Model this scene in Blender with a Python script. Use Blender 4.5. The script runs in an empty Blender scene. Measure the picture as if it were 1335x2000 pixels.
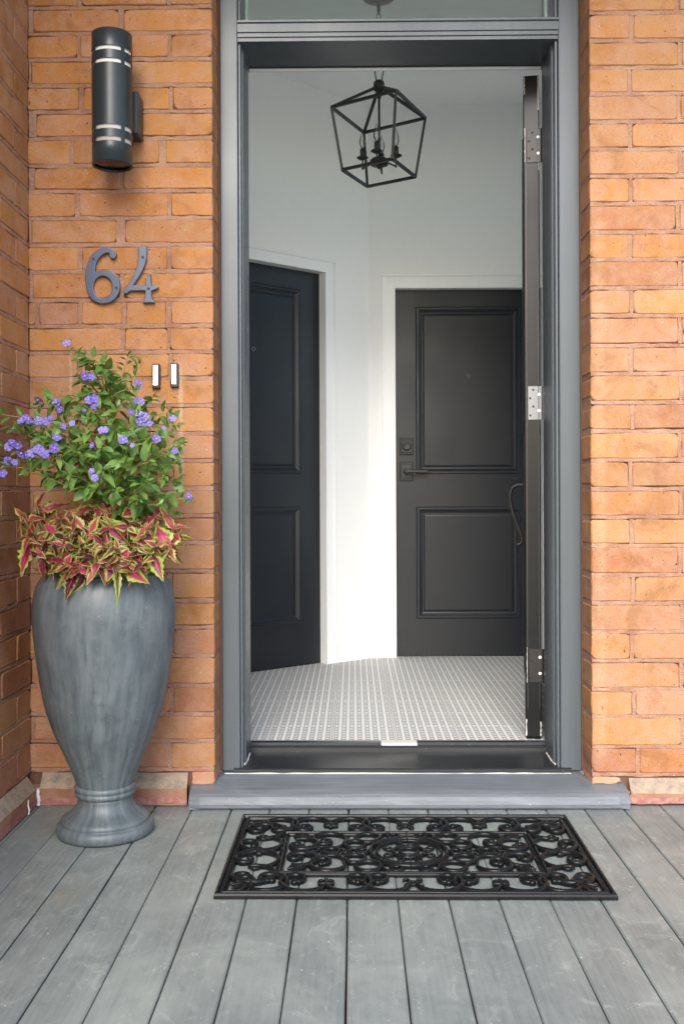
import bpy, math, random
from mathutils import Vector, Matrix, Euler
R = random.Random(64)
rad = math.radians
# ------------------------------------------------------------------ camera, sky, sun, exposure
S = bpy.context.scene
CH = 0.92                                   # camera height above the deck
cam_d = bpy.data.cameras.new('camera'); cam = bpy.data.objects.new('camera', cam_d)
S.collection.objects.link(cam); S.camera = cam
cam_d.sensor_fit = 'VERTICAL'; cam_d.sensor_height = 36.0; cam_d.lens = 36.0 * 1945 / 2000
cam_d.shift_y = -0.016; cam_d.clip_start = 0.02; cam_d.clip_end = 2000
cam.location = (0, 0, CH)
cam.rotation_euler = (Euler((rad(90), 0, rad(0.66))).to_matrix() @ Matrix.Rotation(rad(-0.22), 3, 'Z')).to_euler()

SUN_EL, SUN_AZ = 35.0, -8.0                 # light from behind the camera, a little from its left
W = bpy.data.worlds.new('World'); S.world = W; W.use_nodes = True
wn = W.node_tree; bg = wn.nodes['Background']
sky = wn.nodes.new('ShaderNodeTexSky'); sky.sky_type = 'NISHITA'; sky.sun_disc = False
sky.sun_elevation = rad(SUN_EL); sky.sun_rotation = rad(180 - SUN_AZ); sky.dust_density = 1.5; sky.air_density = 1.0
sky.ozone_density = 0.5
wn.links.new(sky.outputs[0], bg.inputs[0]); bg.inputs[1].default_value = 0.14
sl = bpy.data.lights.new('sun', 'SUN'); sl.energy = 1.5; sl.angle = rad(38); sl.color = (1.0, 0.98, 0.95)
so = bpy.data.objects.new('sun', sl); S.collection.objects.link(so)
sd = Vector((math.sin(rad(SUN_AZ)) * math.cos(rad(SUN_EL)), -math.cos(rad(SUN_AZ)) * math.cos(rad(SUN_EL)), math.sin(rad(SUN_EL))))
so.rotation_euler = sd.to_track_quat('Z', 'Y').to_euler(); so.location = (-2, -4, 6)
S.view_settings.view_transform = 'Standard'; S.view_settings.look = 'None'
S.view_settings.gamma = 1.0; S.view_settings.use_curve_mapping = False
S.view_settings.exposure = 1.62
S.render.engine = 'CYCLES'; S.cycles.use_denoising = True
S.cycles.max_bounces = 10; S.cycles.diffuse_bounces = 6; S.cycles.transparent_max_bounces = 12

# ------------------------------------------------------------------ node helpers
class NT:
    def __init__(s, name):
        s.m = bpy.data.materials.new(name); s.m.use_nodes = True
        s.t = s.m.node_tree; s.b = s.t.nodes['Principled BSDF']; s.out = s.t.nodes['Material Output']
    def n(s, typ, **kw):
        x = s.t.nodes.new(typ)
        for k, v in kw.items():
            if k.startswith('_'): setattr(x, k[1:], v)
        return x
    def l(s, a, b): s.t.links.new(a, b)
    def val(s, sock, v):
        if hasattr(v, 'is_linked') or hasattr(v, 'links'): s.l(v, sock)
        else: sock.default_value = v
    def coords(s, scale=(1, 1, 1), rnd=True, kind='Object'):
        tc = s.n('ShaderNodeTexCoord'); mp = s.n('ShaderNodeMapping')
        s.l(tc.outputs[kind], mp.inputs[0]); mp.inputs['Scale'].default_value = scale
        if rnd:
            oi = s.n('ShaderNodeObjectInfo'); mu = s.n('ShaderNodeVectorMath', _operation='SCALE')
            mu.inputs[0].default_value = (37.0, 61.0, 23.0); s.l(oi.outputs['Random'], mu.inputs['Scale'])
            s.l(mu.outputs[0], mp.inputs['Location'])
        return mp.outputs[0]
    def noise(s, co, scale, detail=4, rough=0.55, dist=0.0):
        x = s.n('ShaderNodeTexNoise'); s.l(co, x.inputs['Vector'])
        x.inputs['Scale'].default_value = scale; x.inputs['Detail'].default_value = detail
        x.inputs['Roughness'].default_value = rough; x.inputs['Distortion'].default_value = dist
        return x.outputs['Fac']
    def ramp(s, f, a, b, lo=0.0, hi=1.0):
        x = s.n('ShaderNodeMapRange'); s.l(f, x.inputs[0])
        x.inputs[1].default_value = a; x.inputs[2].default_value = b
        x.inputs[3].default_value = lo; x.inputs[4].default_value = hi
        return x.outputs[0]
    def mix(s, f, a, b, mode='MIX'):
        x = s.n('ShaderNodeMix', _data_type='RGBA', _blend_type=mode)
        s.val(x.inputs[0], f)
        for k, v in ((6, a), (7, b)):
            if isinstance(v, tuple): x.inputs[k].default_value = (*v[:3], 1)
            else: s.l(v, x.inputs[k])
        return x.outputs[2]
    def math(s, op, a, b=0.0, c=0.0):
        x = s.n('ShaderNodeMath', _operation=op)
        s.val(x.inputs[0], a); s.val(x.inputs[1], b)
        if op in ('MULTIPLY_ADD', 'COMPARE'): s.val(x.inputs[2], c)
        return x.outputs[0]
    def bump(s, h, strength=0.3, dist=0.002, prev=None):
        x = s.n('ShaderNodeBump'); s.l(h, x.inputs['Height'])
        x.inputs['Strength'].default_value = strength; x.inputs['Distance'].default_value = dist
        if prev is not None: s.l(prev, x.inputs['Normal'])
        return x.outputs[0]
    def set(s, col=None, rough=0.5, metal=0.0, spec=0.5, normal=None, coat=0.0):
        if isinstance(col, tuple): s.b.inputs['Base Color'].default_value = (*col[:3], 1)
        elif col is not None: s.l(col, s.b.inputs['Base Color'])
        s.val(s.b.inputs['Roughness'], rough)
        s.b.inputs['Metallic'].default_value = metal; s.b.inputs['Specular IOR Level'].default_value = spec
        s.b.inputs['Coat Weight'].default_value = coat
        if normal is not None: s.l(normal, s.b.inputs['Normal'])
        return s.m

M = {}
def paint(name, col, rough=0.4, var=0.12, bump=0.15, streak=(6, 6, 0.6), spec=0.5, scale=12, dirt=None, rnd=True):
    t = NT(name); co = t.coords(streak, rnd); n1 = t.noise(co, scale, 5); n2 = t.noise(t.coords((1, 1, 1), rnd), 3.0, 3)
    c = t.mix(t.ramp(n1, 0.3, 0.7), tuple(v * (1 - var) for v in col), tuple(v * (1 + var) for v in col))
    c = t.mix(t.ramp(n2, 0.35, 0.7, 0, 0.5), c, tuple(v * (1 - 1.4 * var) for v in col))
    if dirt: c = t.mix(t.ramp(t.noise(t.coords((1, 1, 1), rnd), 190, 1), 0.765, 0.79), c, dirt)
    M[name] = t.set(c, t.ramp(n2, 0.3, 0.7, rough * 0.85, min(1, rough * 1.2)), 0, spec, t.bump(n1, bump, 0.001))
    return M[name]

# brick: every brick carries its own colour on the object, redder low down; weathering runs across bricks and joints alike
def weather(t, c, dark, pale):
    ge = t.n('ShaderNodeNewGeometry'); pos = ge.outputs['Position']; gx = t.n('ShaderNodeSeparateXYZ'); t.l(pos, gx.inputs[0])
    w1 = t.noise(pos, 3.2, 5, 0.62, 0.8); w2 = t.noise(pos, 8.5, 5, 0.66, 0.6)
    c = t.mix(t.ramp(w1, 0.48, 0.68, 0, 0.50), c, pale); c = t.mix(t.ramp(w2, 0.47, 0.30, 0, 0.60), c, dark)
    nw = t.noise(pos, 22, 3); nw2 = t.noise(pos, 45, 4, 0.7)
    def streak(xc, w, z0, z1, amt):           # lime run-down left by old pointing
        dx = t.math('ABSOLUTE', t.math('SUBTRACT', t.math('ADD', gx.outputs[0], t.math('MULTIPLY', nw, 0.012)), xc + 0.006))
        f_ = t.math('MULTIPLY', t.ramp(dx, w, w * 0.3), t.math('MULTIPLY', t.ramp(gx.outputs[2], z0, z0 + 0.05), t.ramp(gx.outputs[2], z1, z1 - 0.03)))
        return t.math('MULTIPLY', t.math('MULTIPLY', f_, amt), t.ramp(nw2, 0.32, 0.6))
    for q in ((-0.516, 0.010, 0.92, 1.33, 0.7), (-0.845, 0.006, 1.20, 1.36, 0.65), (0.735, 0.022, 0.10, 1.75, 0.25)):
        c = t.mix(streak(*q), c, (0.52, 0.43, 0.34))
    sp = t.noise(pos, 210, 1, 0.4); c = t.mix(t.ramp(sp, 0.765, 0.785, 0, 0.85), c, (0.62, 0.56, 0.48))
    return c, pos
t = NT('brick'); co = t.coords(); oi = t.n('ShaderNodeObjectInfo')
n1 = t.noise(co, 8, 5, 0.6, 0.6); n2 = t.noise(co, 26, 6, 0.7, 0.4); n3 = t.noise(co, 210, 4, 0.7); n4 = t.noise(co, 14, 4, 0.6, 1.0)
hs = t.n('ShaderNodeHueSaturation'); t.l(oi.outputs['Color'], hs.inputs['Color'])
hs.inputs['Hue'].default_value = 0.488; hs.inputs['Saturation'].default_value = 0.70; hs.inputs['Value'].default_value = 1.12
c = t.mix(t.ramp(n1, 0.38, 0.66, 0, 0.85), oi.outputs['Color'], hs.outputs[0])
hs2 = t.n('ShaderNodeHueSaturation'); t.l(oi.outputs['Color'], hs2.inputs['Color'])
hs2.inputs['Hue'].default_value = 0.507; hs2.inputs['Saturation'].default_value = 1.06; hs2.inputs['Value'].default_value = 1.06
c = t.mix(t.ramp(n4, 0.50, 0.66, 0, 0.75), c, hs2.outputs[0])
c = t.mix(t.ramp(n2, 0.50, 0.68, 0, 0.60), c, (0.41, 0.285, 0.205))
c = t.mix(t.ramp(n2, 0.42, 0.26, 0, 0.55), c, (0.20, 0.085, 0.036))
c = t.mix(t.ramp(n3, 0.45, 0.25, 0, 0.55), c, (0.17, 0.075, 0.035)); c = t.mix(t.ramp(n3, 0.56, 0.76, 0, 0.45), c, (0.50, 0.33, 0.20))
c, pos = weather(t, c, (0.235, 0.105, 0.050), (0.40, 0.25, 0.16))
sc = t.noise(co, 120, 1, 0.4); c = t.mix(t.ramp(sc, 0.755, 0.785), c, (0.08, 0.04, 0.028))
h = t.math('ADD', t.math('MULTIPLY', n2, 0.55), t.math('MULTIPLY', n3, 0.45))
b1 = t.bump(h, 0.85, 0.0045); b2 = t.bump(t.ramp(sc, 0.72, 0.79, 1, 0), 0.5, 0.002, b1)
M['brick'] = t.set(c, t.ramp(n2, 0.3, 0.7, 0.66, 0.9), 0, 0.25, b2)
t = NT('mortar'); co = t.coords(rnd=False); n1 = t.noise(co, 18, 5, 0.65); n2 = t.noise(co, 150, 5, 0.75)
c = t.mix(t.ramp(n1, 0.35, 0.65), (0.270, 0.142, 0.092), (0.345, 0.205, 0.145))
c = t.mix(t.ramp(n2, 0.54, 0.74, 0, 0.6), c, (0.42, 0.29, 0.22)); c = t.mix(t.ramp(n2, 0.44, 0.28, 0, 0.7), c, (0.13, 0.062, 0.042))
c, pos = weather(t, c, (0.20, 0.095, 0.055), (0.38, 0.26, 0.19))
M['mortar'] = t.set(c, 0.92, 0, 0.2, t.bump(n2, 0.9, 0.005))
t = NT('plinth_wash'); co = t.coords(); n2 = t.noise(co, 30, 5, 0.7); n3 = t.noise(co, 160, 4, 0.7)
c = t.mix(t.ramp(n2, 0.35, 0.65), (0.20, 0.165, 0.135), (0.36, 0.27, 0.19)); c = t.mix(t.ramp(n3, 0.42, 0.28, 0, 0.7), c, (0.10, 0.08, 0.07))
M['plinth_wash'] = t.set(c, 0.9, 0, 0.2, t.bump(n3, 0.8, 0.004))
t = NT('joint'); co = t.coords(rnd=False); n2 = t.noise(co, 120, 4, 0.7)
M['joint'] = t.set(t.mix(n2, (0.10, 0.05, 0.035), (0.22, 0.115, 0.08)), 0.95, 0, 0.2, t.bump(n2, 0.8, 0.003))
t = NT('stain'); co = t.coords(rnd=False); n2 = t.noise(co, 60, 4, 0.7)
M['stain'] = t.set(t.mix(t.ramp(n2, 0.4, 0.6), (0.36, 0.125, 0.115), (0.44, 0.24, 0.19)), 0.8, 0, 0.3, t.bump(n2, 0.6, 0.002))

# deck boards: worn grey porch paint
t = NT('deck'); co = t.coords((14, 0.55, 14)); n1 = t.noise(co, 9, 6, 0.65); co2 = t.coords((1, 1, 1)); n2 = t.noise(co2, 5, 4, 0.6, 1.2)
n3 = t.noise(t.coords((1.6, 0.8, 1)), 11, 5, 0.7, 1.5); oi = t.n('ShaderNodeObjectInfo')
c = t.mix(t.ramp(n1, 0.3, 0.72), (0.160, 0.170, 0.168), (0.245, 0.257, 0.250))
c = t.mix(t.ramp(n2, 0.45, 0.7, 0, 0.55), c, (0.300, 0.310, 0.298))
c = t.mix(t.ramp(n3, 0.56, 0.70, 0, 0.6), c, (0.40, 0.405, 0.385))
c = t.mix(t.ramp(n3, 0.38, 0.28, 0, 0.5), c, (0.11, 0.118, 0.120))
c = t.mix(t.ramp(oi.outputs['Random'], 0, 1, 0, 0.28), c, (0.15, 0.163, 0.170))
ge = t.n('ShaderNodeNewGeometry'); wv = t.noise(ge.outputs['Position'], 2.2, 5, 0.68, 1.0); wv2 = t.noise(ge.outputs['Position'], 7.0, 6, 0.72, 1.6)
c = t.mix(t.ramp(wv, 0.48, 0.70, 0, 0.55), c, (0.335, 0.345, 0.325)); c = t.mix(t.ramp(wv, 0.46, 0.30, 0, 0.45), c, (0.125, 0.136, 0.134))
c = t.mix(t.ramp(wv2, 0.60, 0.70, 0, 0.55), c, (0.40, 0.405, 0.375)); c = t.mix(t.ramp(wv2, 0.38, 0.28, 0, 0.45), c, (0.10, 0.108, 0.105))
gd = t.n('ShaderNodeVectorMath', _operation='DISTANCE'); t.l(ge.outputs['Position'], gd.inputs[0]); gd.inputs[1].default_value = (-0.72, 2.33, 0)
c = t.mix(t.math('MULTIPLY', t.ramp(gd.outputs['Value'], 0.13, 0.02, 0, 0.5), t.ramp(wv2, 0.42, 0.6)), c, (0.24, 0.17, 0.10))
sp = t.noise(co2, 130, 1, 0.4); c = t.mix(t.ramp(sp, 0.785, 0.80), c, (0.6, 0.6, 0.58))
M['deck'] = t.set(c, t.ramp(n3, 0.3, 0.7, 0.55, 0.38), 0, 0.45, t.bump(n1, 0.28, 0.0015))

paint('frame_paint', (0.078, 0.094, 0.106), 0.34, 0.10, 0.12, (10, 10, 0.25), 0.5, 7, rnd=False)
paint('step_paint', (0.130, 0.142, 0.160), 0.45, 0.22, 0.5, (0.7, 9, 9), 0.5, 9, (0.45, 0.46, 0.46), rnd=False)
paint('sill_black', (0.018, 0.020, 0.022), 0.33, 0.25, 0.25, (0.5, 12, 12), 0.5, 9, (0.25, 0.25, 0.25), rnd=False)
paint('door_black', (0.0100, 0.0105, 0.0115), 0.30, 0.25, 0.10, (8, 8, 0.3), 0.22, 8, rnd=False)
paint('door_charcoal', (0.0165, 0.0195, 0.0250), 0.40, 0.06, 0.04, (5, 5, 0.4), 0.40, 8)
paint('white_wall', (0.90, 0.90, 0.88), 0.75, 0.01, 0.03, (1, 1, 1), 0.3, 30)
paint('white_ceiling', (0.91, 0.91, 0.91), 0.8, 0.01, 0.03, (1, 1, 1), 0.3, 30)
paint('white_trim', (0.88, 0.88, 0.87), 0.35, 0.015, 0.02, (3, 3, 0.5), 0.5, 10)
paint('iron', (0.016, 0.015, 0.014), 0.45, 0.15, 0.10, (1, 1, 1), 0.5, 40)
paint('sconce_metal', (0.021, 0.031, 0.036), 0.36, 0.08, 0.05, (1, 1, 1), 0.5, 60)  # teal cast of sky reflection is mixed into the dark metal
paint('sconce_slot', (0.62, 0.62, 0.57), 0.5, 0.03, 0.02)
paint('number_metal', (0.072, 0.102, 0.165), 0.30, 0.06, 0.04, (1, 1, 1), 0.6, 60)  # blue of the reflected sky is put into this base colour
paint('screw_dark', (0.03, 0.03, 0.032), 0.35)
paint('chalk', (0.74, 0.73, 0.69), 0.8, 0.06, 0.2, (1, 1, 1), 0.3, 60)
paint('bark', (0.36, 0.22, 0.10), 0.7, 0.25, 0.3, (2, 2, 1), 0.3, 50)
paint('twig', (0.20, 0.24, 0.07), 0.6, 0.2, 0.2)
paint('soil', (0.03, 0.022, 0.016), 0.95, 0.4, 1.0, (1, 1, 1), 0.2, 60)
paint('bud', (0.35, 0.45, 0.10), 0.5)
paint('yellow', (0.80, 0.42, 0.03), 0.6, 0.1)
paint('subfloor', (0.24, 0.24, 0.235), 0.8)
t = NT('steel'); M['steel'] = t.set((0.17, 0.17, 0.175), 0.45, 0.7, 0.5, t.bump(t.noise(t.coords(), 200, 2), 0.05))
t = NT('bronze'); M['bronze'] = t.set((0.022, 0.020, 0.019), 0.38, 0.3, 0.4)
t = NT('chrome'); M['chrome'] = t.set((0.85, 0.85, 0.86), 0.08, 1.0)
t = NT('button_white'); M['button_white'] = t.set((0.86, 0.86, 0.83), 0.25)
t = NT('plastic_black'); M['plastic_black'] = t.set((0.012, 0.011, 0.011), 0.3)
t = NT('rubber'); n = t.noise(t.coords(rnd=False), 220, 3); n2 = t.noise(t.coords(rnd=False), 30, 4)
c = t.mix(t.ramp(n2, 0.5, 0.75, 0, 0.35), (0.0060, 0.0064, 0.0070), (0.020, 0.0205, 0.020))
M['rubber'] = t.set(c, t.ramp(n2, 0.3, 0.7, 0.22, 0.36), 0, 0.18, t.bump(n, 0.04, 0.001))
def glass(name, tint, gl=0.10):
    t = NT(name); tr = t.n('ShaderNodeBsdfTransparent'); tr.inputs[0].default_value = (*tint, 1)
    g = t.n('ShaderNodeBsdfGlossy'); g.inputs['Roughness'].default_value = 0.03
    fr = t.n('ShaderNodeFresnel'); fr.inputs[0].default_value = 1.5
    mx = t.n('ShaderNodeMixShader'); t.l(t.math('ADD', fr.outputs[0], gl), mx.inputs[0])
    t.l(tr.outputs[0], mx.inputs[1]); t.l(g.outputs[0], mx.inputs[2]); t.l(mx.outputs[0], t.out.inputs['Surface'])
    M[name] = t.m
glass('pane_glass', (0.80, 0.87, 0.84), 0.06); glass('clear_glass', (0.95, 0.96, 0.95), 0.0); glass('bulb_glass', (0.93, 0.93, 0.92), 0.05); glass('lens_glass', (0.75, 0.68, 0.66), 0.10)

# planter: blue-grey washed fibre clay with vertical drag marks
t = NT('urn'); tc = t.n('ShaderNodeTexCoord'); sx = t.n('ShaderNodeSeparateXYZ'); t.l(tc.outputs['Object'], sx.inputs[0])
ang = t.math('ARCTAN2', sx.outputs[0], sx.outputs[1]); cb = t.n('ShaderNodeCombineXYZ')
nwp = t.noise(tc.outputs['Object'], 5, 3)
t.l(t.math('ADD', t.math('MULTIPLY', ang, 3.4), t.math('MULTIPLY', nwp, 1.1)), cb.inputs[0]); t.l(t.math('MULTIPLY', sx.outputs[2], 2.6), cb.inputs[2])
n1 = t.noise(cb.outputs[0], 2.2, 6, 0.62); n2 = t.noise(t.coords(rnd=False), 6, 4, 0.6)
n3 = t.noise(t.coords(rnd=False), 120, 2, 0.4)
c = t.mix(t.ramp(n1, 0.30, 0.72), (0.070, 0.090, 0.104), (0.225, 0.255, 0.268))
c = t.mix(t.ramp(n2, 0.40, 0.68, 0, 0.6), c, (0.085, 0.110, 0.126))
n5 = t.noise(t.coords(rnd=False), 14, 6, 0.7, 1.0)
c = t.mix(t.ramp(n5, 0.50, 0.68, 0, 0.45), c, (0.21, 0.235, 0.24)); c = t.mix(t.ramp(n5, 0.45, 0.30, 0, 0.55), c, (0.055, 0.072, 0.082))
c = t.mix(t.ramp(n3, 0.74, 0.78, 0, 0.6), c, (0.4, 0.42, 0.41))
c = t.mix(t.ramp(t.noise(cb.outputs[0], 1.2, 4, 0.7), 0.66, 0.8, 0, 0.35), c, (0.24, 0.19, 0.11))
M['urn'] = t.set(c, 0.46, 0, 0.5, t.bump(n1, 0.06, 0.001))

# encaustic-look floor tile: rows of little bow-tie motifs in grey on off-white
t = NT('tile'); tc = t.n('ShaderNodeTexCoord'); sx = t.n('ShaderNodeSeparateXYZ'); t.l(tc.outputs['Object'], sx.inputs[0])
P = 0.2150 / 8
def frac(sock, per, off=0.0): return t.math('FRACT', t.math('ADD', t.math('DIVIDE', sock, per), off))
u = t.math('MULTIPLY', t.math('ABSOLUTE', t.math('SUBTRACT', frac(sx.outputs[0], P, 8.0), 0.5)), 2.0)
v = t.math('MULTIPLY', t.math('ABSOLUTE', t.math('SUBTRACT', frac(sx.outputs[1], P * 0.92, 8.0), 0.5)), 2.0)
inside = t.math('LESS_THAN', u, 0.64)
bow = t.math('LESS_THAN', v, t.math('MULTIPLY_ADD', u, 0.95, 0.30))
cut = t.math('GREATER_THAN', t.math('ABSOLUTE', t.math('SUBTRACT', t.math('ADD', u, v), 0.62)), 0.07)
rowgap = t.math('LESS_THAN', v, 0.82)
dk = t.math('MULTIPLY', t.math('MULTIPLY', inside, bow), t.math('MULTIPLY', cut, rowgap))
pale = t.math('MULTIPLY', t.math('LESS_THAN', u, 0.66), 0.30)
n1 = t.noise(t.coords(), 25, 4)
c = t.mix(pale, (0.64, 0.64, 0.625), (0.50, 0.50, 0.49))
c = t.mix(t.math('MULTIPLY', dk, 0.82), c, (0.050, 0.052, 0.058))
c = t.mix(t.ramp(n1, 0.4, 0.7, 0, 0.15), c, (0.45, 0.45, 0.43))
M['tile'] = t.set(c, 0.5, 0, 0.25)

# leaves
def leafmat(name, a, b, rib, trans=0.35):
    t = NT(name); uv = t.n('ShaderNodeUVMap'); uv.uv_map = 'UVMap'; sx = t.n('ShaderNodeSeparateXYZ'); t.l(uv.outputs[0], sx.inputs[0])
    oi = t.n('ShaderNodeObjectInfo'); n = t.noise(t.coords(), 40, 3)
    c = t.mix(oi.outputs['Random'], a, b); c = t.mix(t.ramp(n, 0.35, 0.7, 0, 0.5), c, tuple((x + y) / 2 * 1.25 for x, y in zip(a, b)))
    ad = t.math('ABSOLUTE', t.math('SUBTRACT', sx.outputs[0], 0.5))
    c = t.mix(t.ramp(ad, 0.03, 0.07, 0.55, 0), c, rib)
    t.set(c, 0.42, 0, 0.45)
    tl = t.n('ShaderNodeBsdfTranslucent'); t.l(c, tl.inputs[0]); mx = t.n('ShaderNodeMixShader'); mx.inputs[0].default_value = trans
    t.l(t.b.outputs[0], mx.inputs[1]); t.l(tl.outputs[0], mx.inputs[2]); t.l(mx.outputs[0], t.out.inputs['Surface'])
    M[name] = t.m
leafmat('leaf', (0.075, 0.165, 0.030), (0.215, 0.345, 0.070), (0.20, 0.32, 0.10))
# coleus: crimson heart, lime margin with a torn edge between the two
t = NT('coleus'); uv = t.n('ShaderNodeUVMap'); uv.uv_map = 'UVMap'; sx = t.n('ShaderNodeSeparateXYZ'); t.l(uv.outputs[0], sx.inputs[0])
oi = t.n('ShaderNodeObjectInfo'); n = t.noise(t.coords(), 55, 4, 0.7); nb = t.noise(t.coords(), 20, 3)
ad = t.math('MULTIPLY', t.math('ABSOLUTE', t.math('SUBTRACT', sx.outputs[0], 0.5)), 2.0)
lim = t.math('SUBTRACT', t.math('MULTIPLY_ADD', oi.outputs['Random'], 0.62, 0.46), t.math('MULTIPLY', sx.outputs[1], 0.30))
edge = t.ramp(t.math('SUBTRACT', t.math('ADD', ad, t.math('MULTIPLY', t.math('SUBTRACT', n, 0.5), 0.9)), lim), -0.13, 0.13)
red = t.mix(t.ramp(t.math('FRACT', t.math('MULTIPLY', oi.outputs['Random'], 7.3)), 0.15, 0.85), (0.070, 0.006, 0.030), (0.38, 0.020, 0.085))
red = t.mix(t.ramp(ad, 0.04, 0.12, 0.5, 0), red, (0.62, 0.10, 0.16))
lime = t.mix(t.ramp(n, 0.3, 0.7), (0.15, 0.29, 0.030), (0.50, 0.55, 0.10))
c = t.mix(edge, red, lime); t.set(c, 0.45, 0, 0.4)
tl = t.n('ShaderNodeBsdfTranslucent'); t.l(c, tl.inputs[0]); mx = t.n('ShaderNodeMixShader'); mx.inputs[0].default_value = 0.3
t.l(t.b.outputs[0], mx.inputs[1]); t.l(tl.outputs[0], mx.inputs[2]); t.l(mx.outputs[0], t.out.inputs['Surface']); M['coleus'] = t.m
# flower: violet with five darker rays (UV holds the local disc position)
t = NT('petal'); uv = t.n('ShaderNodeUVMap'); uv.uv_map = 'UVMap'; sx = t.n('ShaderNodeSeparateXYZ'); t.l(uv.outputs[0], sx.inputs[0])
ang = t.math('ARCTAN2', sx.outputs[1], sx.outputs[0]); ray = t.math('ABSOLUTE', t.math('SINE', t.math('MULTIPLY', ang, 2.5)))
rr = t.math('SQRT', t.math('ADD', t.math('MULTIPLY', sx.outputs[0], sx.outputs[0]), t.math('MULTIPLY', sx.outputs[1], sx.outputs[1])))
f = t.math('MULTIPLY', t.ramp(ray, 0.42, 0.12), t.ramp(rr, 0.95, 0.7))
oi = t.n('ShaderNodeObjectInfo')
base = t.mix(t.ramp(oi.outputs['Random'], 0, 1), (0.130, 0.095, 0.46), (0.25, 0.21, 0.60))
t.set(t.mix(f, base, (0.05, 0.022, 0.24)), 0.6, 0, 0.3); M['petal'] = t.m
t = NT('pale_bounce_ground'); n = t.noise(t.coords(rnd=False), 3, 5); M['pale_bounce_ground'] = t.set(t.mix(t.ramp(n, 0.34, 0.42), (0.10, 0.15, 0.05), (0.54, 0.50, 0.44)), 0.9)  # pale paving added among grass patches to bounce light into the hall

def tone(name, k, gamma=1.0):              # overall albedo of a finished paint or clay
    nt = M[name].node_tree; b = nt.nodes['Principled BSDF']; src = b.inputs['Base Color']
    m = nt.nodes.new('ShaderNodeMix'); m.data_type = 'RGBA'; m.blend_type = 'MULTIPLY'; m.inputs[0].default_value = 1.0; m.inputs[7].default_value = (*k, 1) if isinstance(k, tuple) else (k, k, k, 1)
    if src.is_linked: nt.links.new(src.links[0].from_socket, m.inputs[6])
    else: m.inputs[6].default_value = src.default_value
    nt.links.new(m.outputs[2], src)
for nm, k in (('brick', (0.88, 0.79, 0.66)), ('mortar', (1.06, 1.02, 0.98)), ('joint', 0.8), ('stain', 0.75), ('deck', (0.86, 0.905, 0.88)), ('frame_paint', 0.86), ('step_paint', 1.0), ('urn', 0.70), ('number_metal', 0.70), ('sconce_metal', 0.75), ('chalk', 0.75), ('door_charcoal', 0.75), ('door_black', 0.6)): tone(nm, k)

# ------------------------------------------------------------------ object helpers
def link(o): S.collection.objects.link(o); return o
def meshdata(name, v, f, mat, smooth=False, uv=None):
    me = bpy.data.meshes.new(name); me.from_pydata([tuple(p) for p in v], [], f); me.validate()
    if uv is not None:
        ly = me.uv_layers.new(name='UVMap')
        for lp in me.loops: ly.data[lp.index].uv = uv[lp.vertex_index]
    if mat: me.materials.append(M[mat])
    if smooth: me.polygons.foreach_set('use_smooth', [True] * len(me.polygons))
    me.update(); return me
def wloc(o):
    p = Vector(o.location)
    while o.parent: o = o.parent; p += Vector(o.location)
    return p
def obj(name, geo, mat, parent=None, smooth=False, uv=None, centre=None):
    v, f = geo; v = [Vector(p) for p in v]
    if centre is None:
        lo = Vector([min(p[i] for p in v) for i in range(3)]); hi = Vector([max(p[i] for p in v) for i in range(3)])
        centre = (lo + hi) / 2
    centre = Vector(centre)
    me = meshdata(name, [p - centre for p in v], f, mat, smooth, uv)
    o = link(bpy.data.objects.new(name, me))
    if parent is not None: o.parent = parent; o.location = centre - wloc(parent)
    else: o.location = centre
    return o
def tag(o, label=None, cat=None, group=None, kind=None):
    for k, v in (('label', label), ('category', cat), ('group', group), ('kind', kind)):
        if v: o[k] = v
    return o
def thing(name, label, cat, loc, group=None):
    o = link(bpy.data.objects.new(name, None)); o.location = loc; o.empty_display_size = 0.05
    return tag(o, label, cat, group)
def struct(name, geo, mat): return tag(obj(name, geo, mat), kind='structure')
def join(*gs):
    V, F = [], []
    for v, f in gs:
        k = len(V); V += [Vector(p) for p in v]; F += [tuple(i + k for i in q) for q in f]
    return V, F
def box(x0, x1, y0, y1, z0, z1):
    v = [(x, y, z) for x in (x0, x1) for y in (y0, y1) for z in (z0, z1)]
    return v, [(0, 1, 3, 2), (4, 6, 7, 5), (0, 4, 5, 1), (2, 3, 7, 6), (0, 2, 6, 4), (1, 5, 7, 3)]
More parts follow.
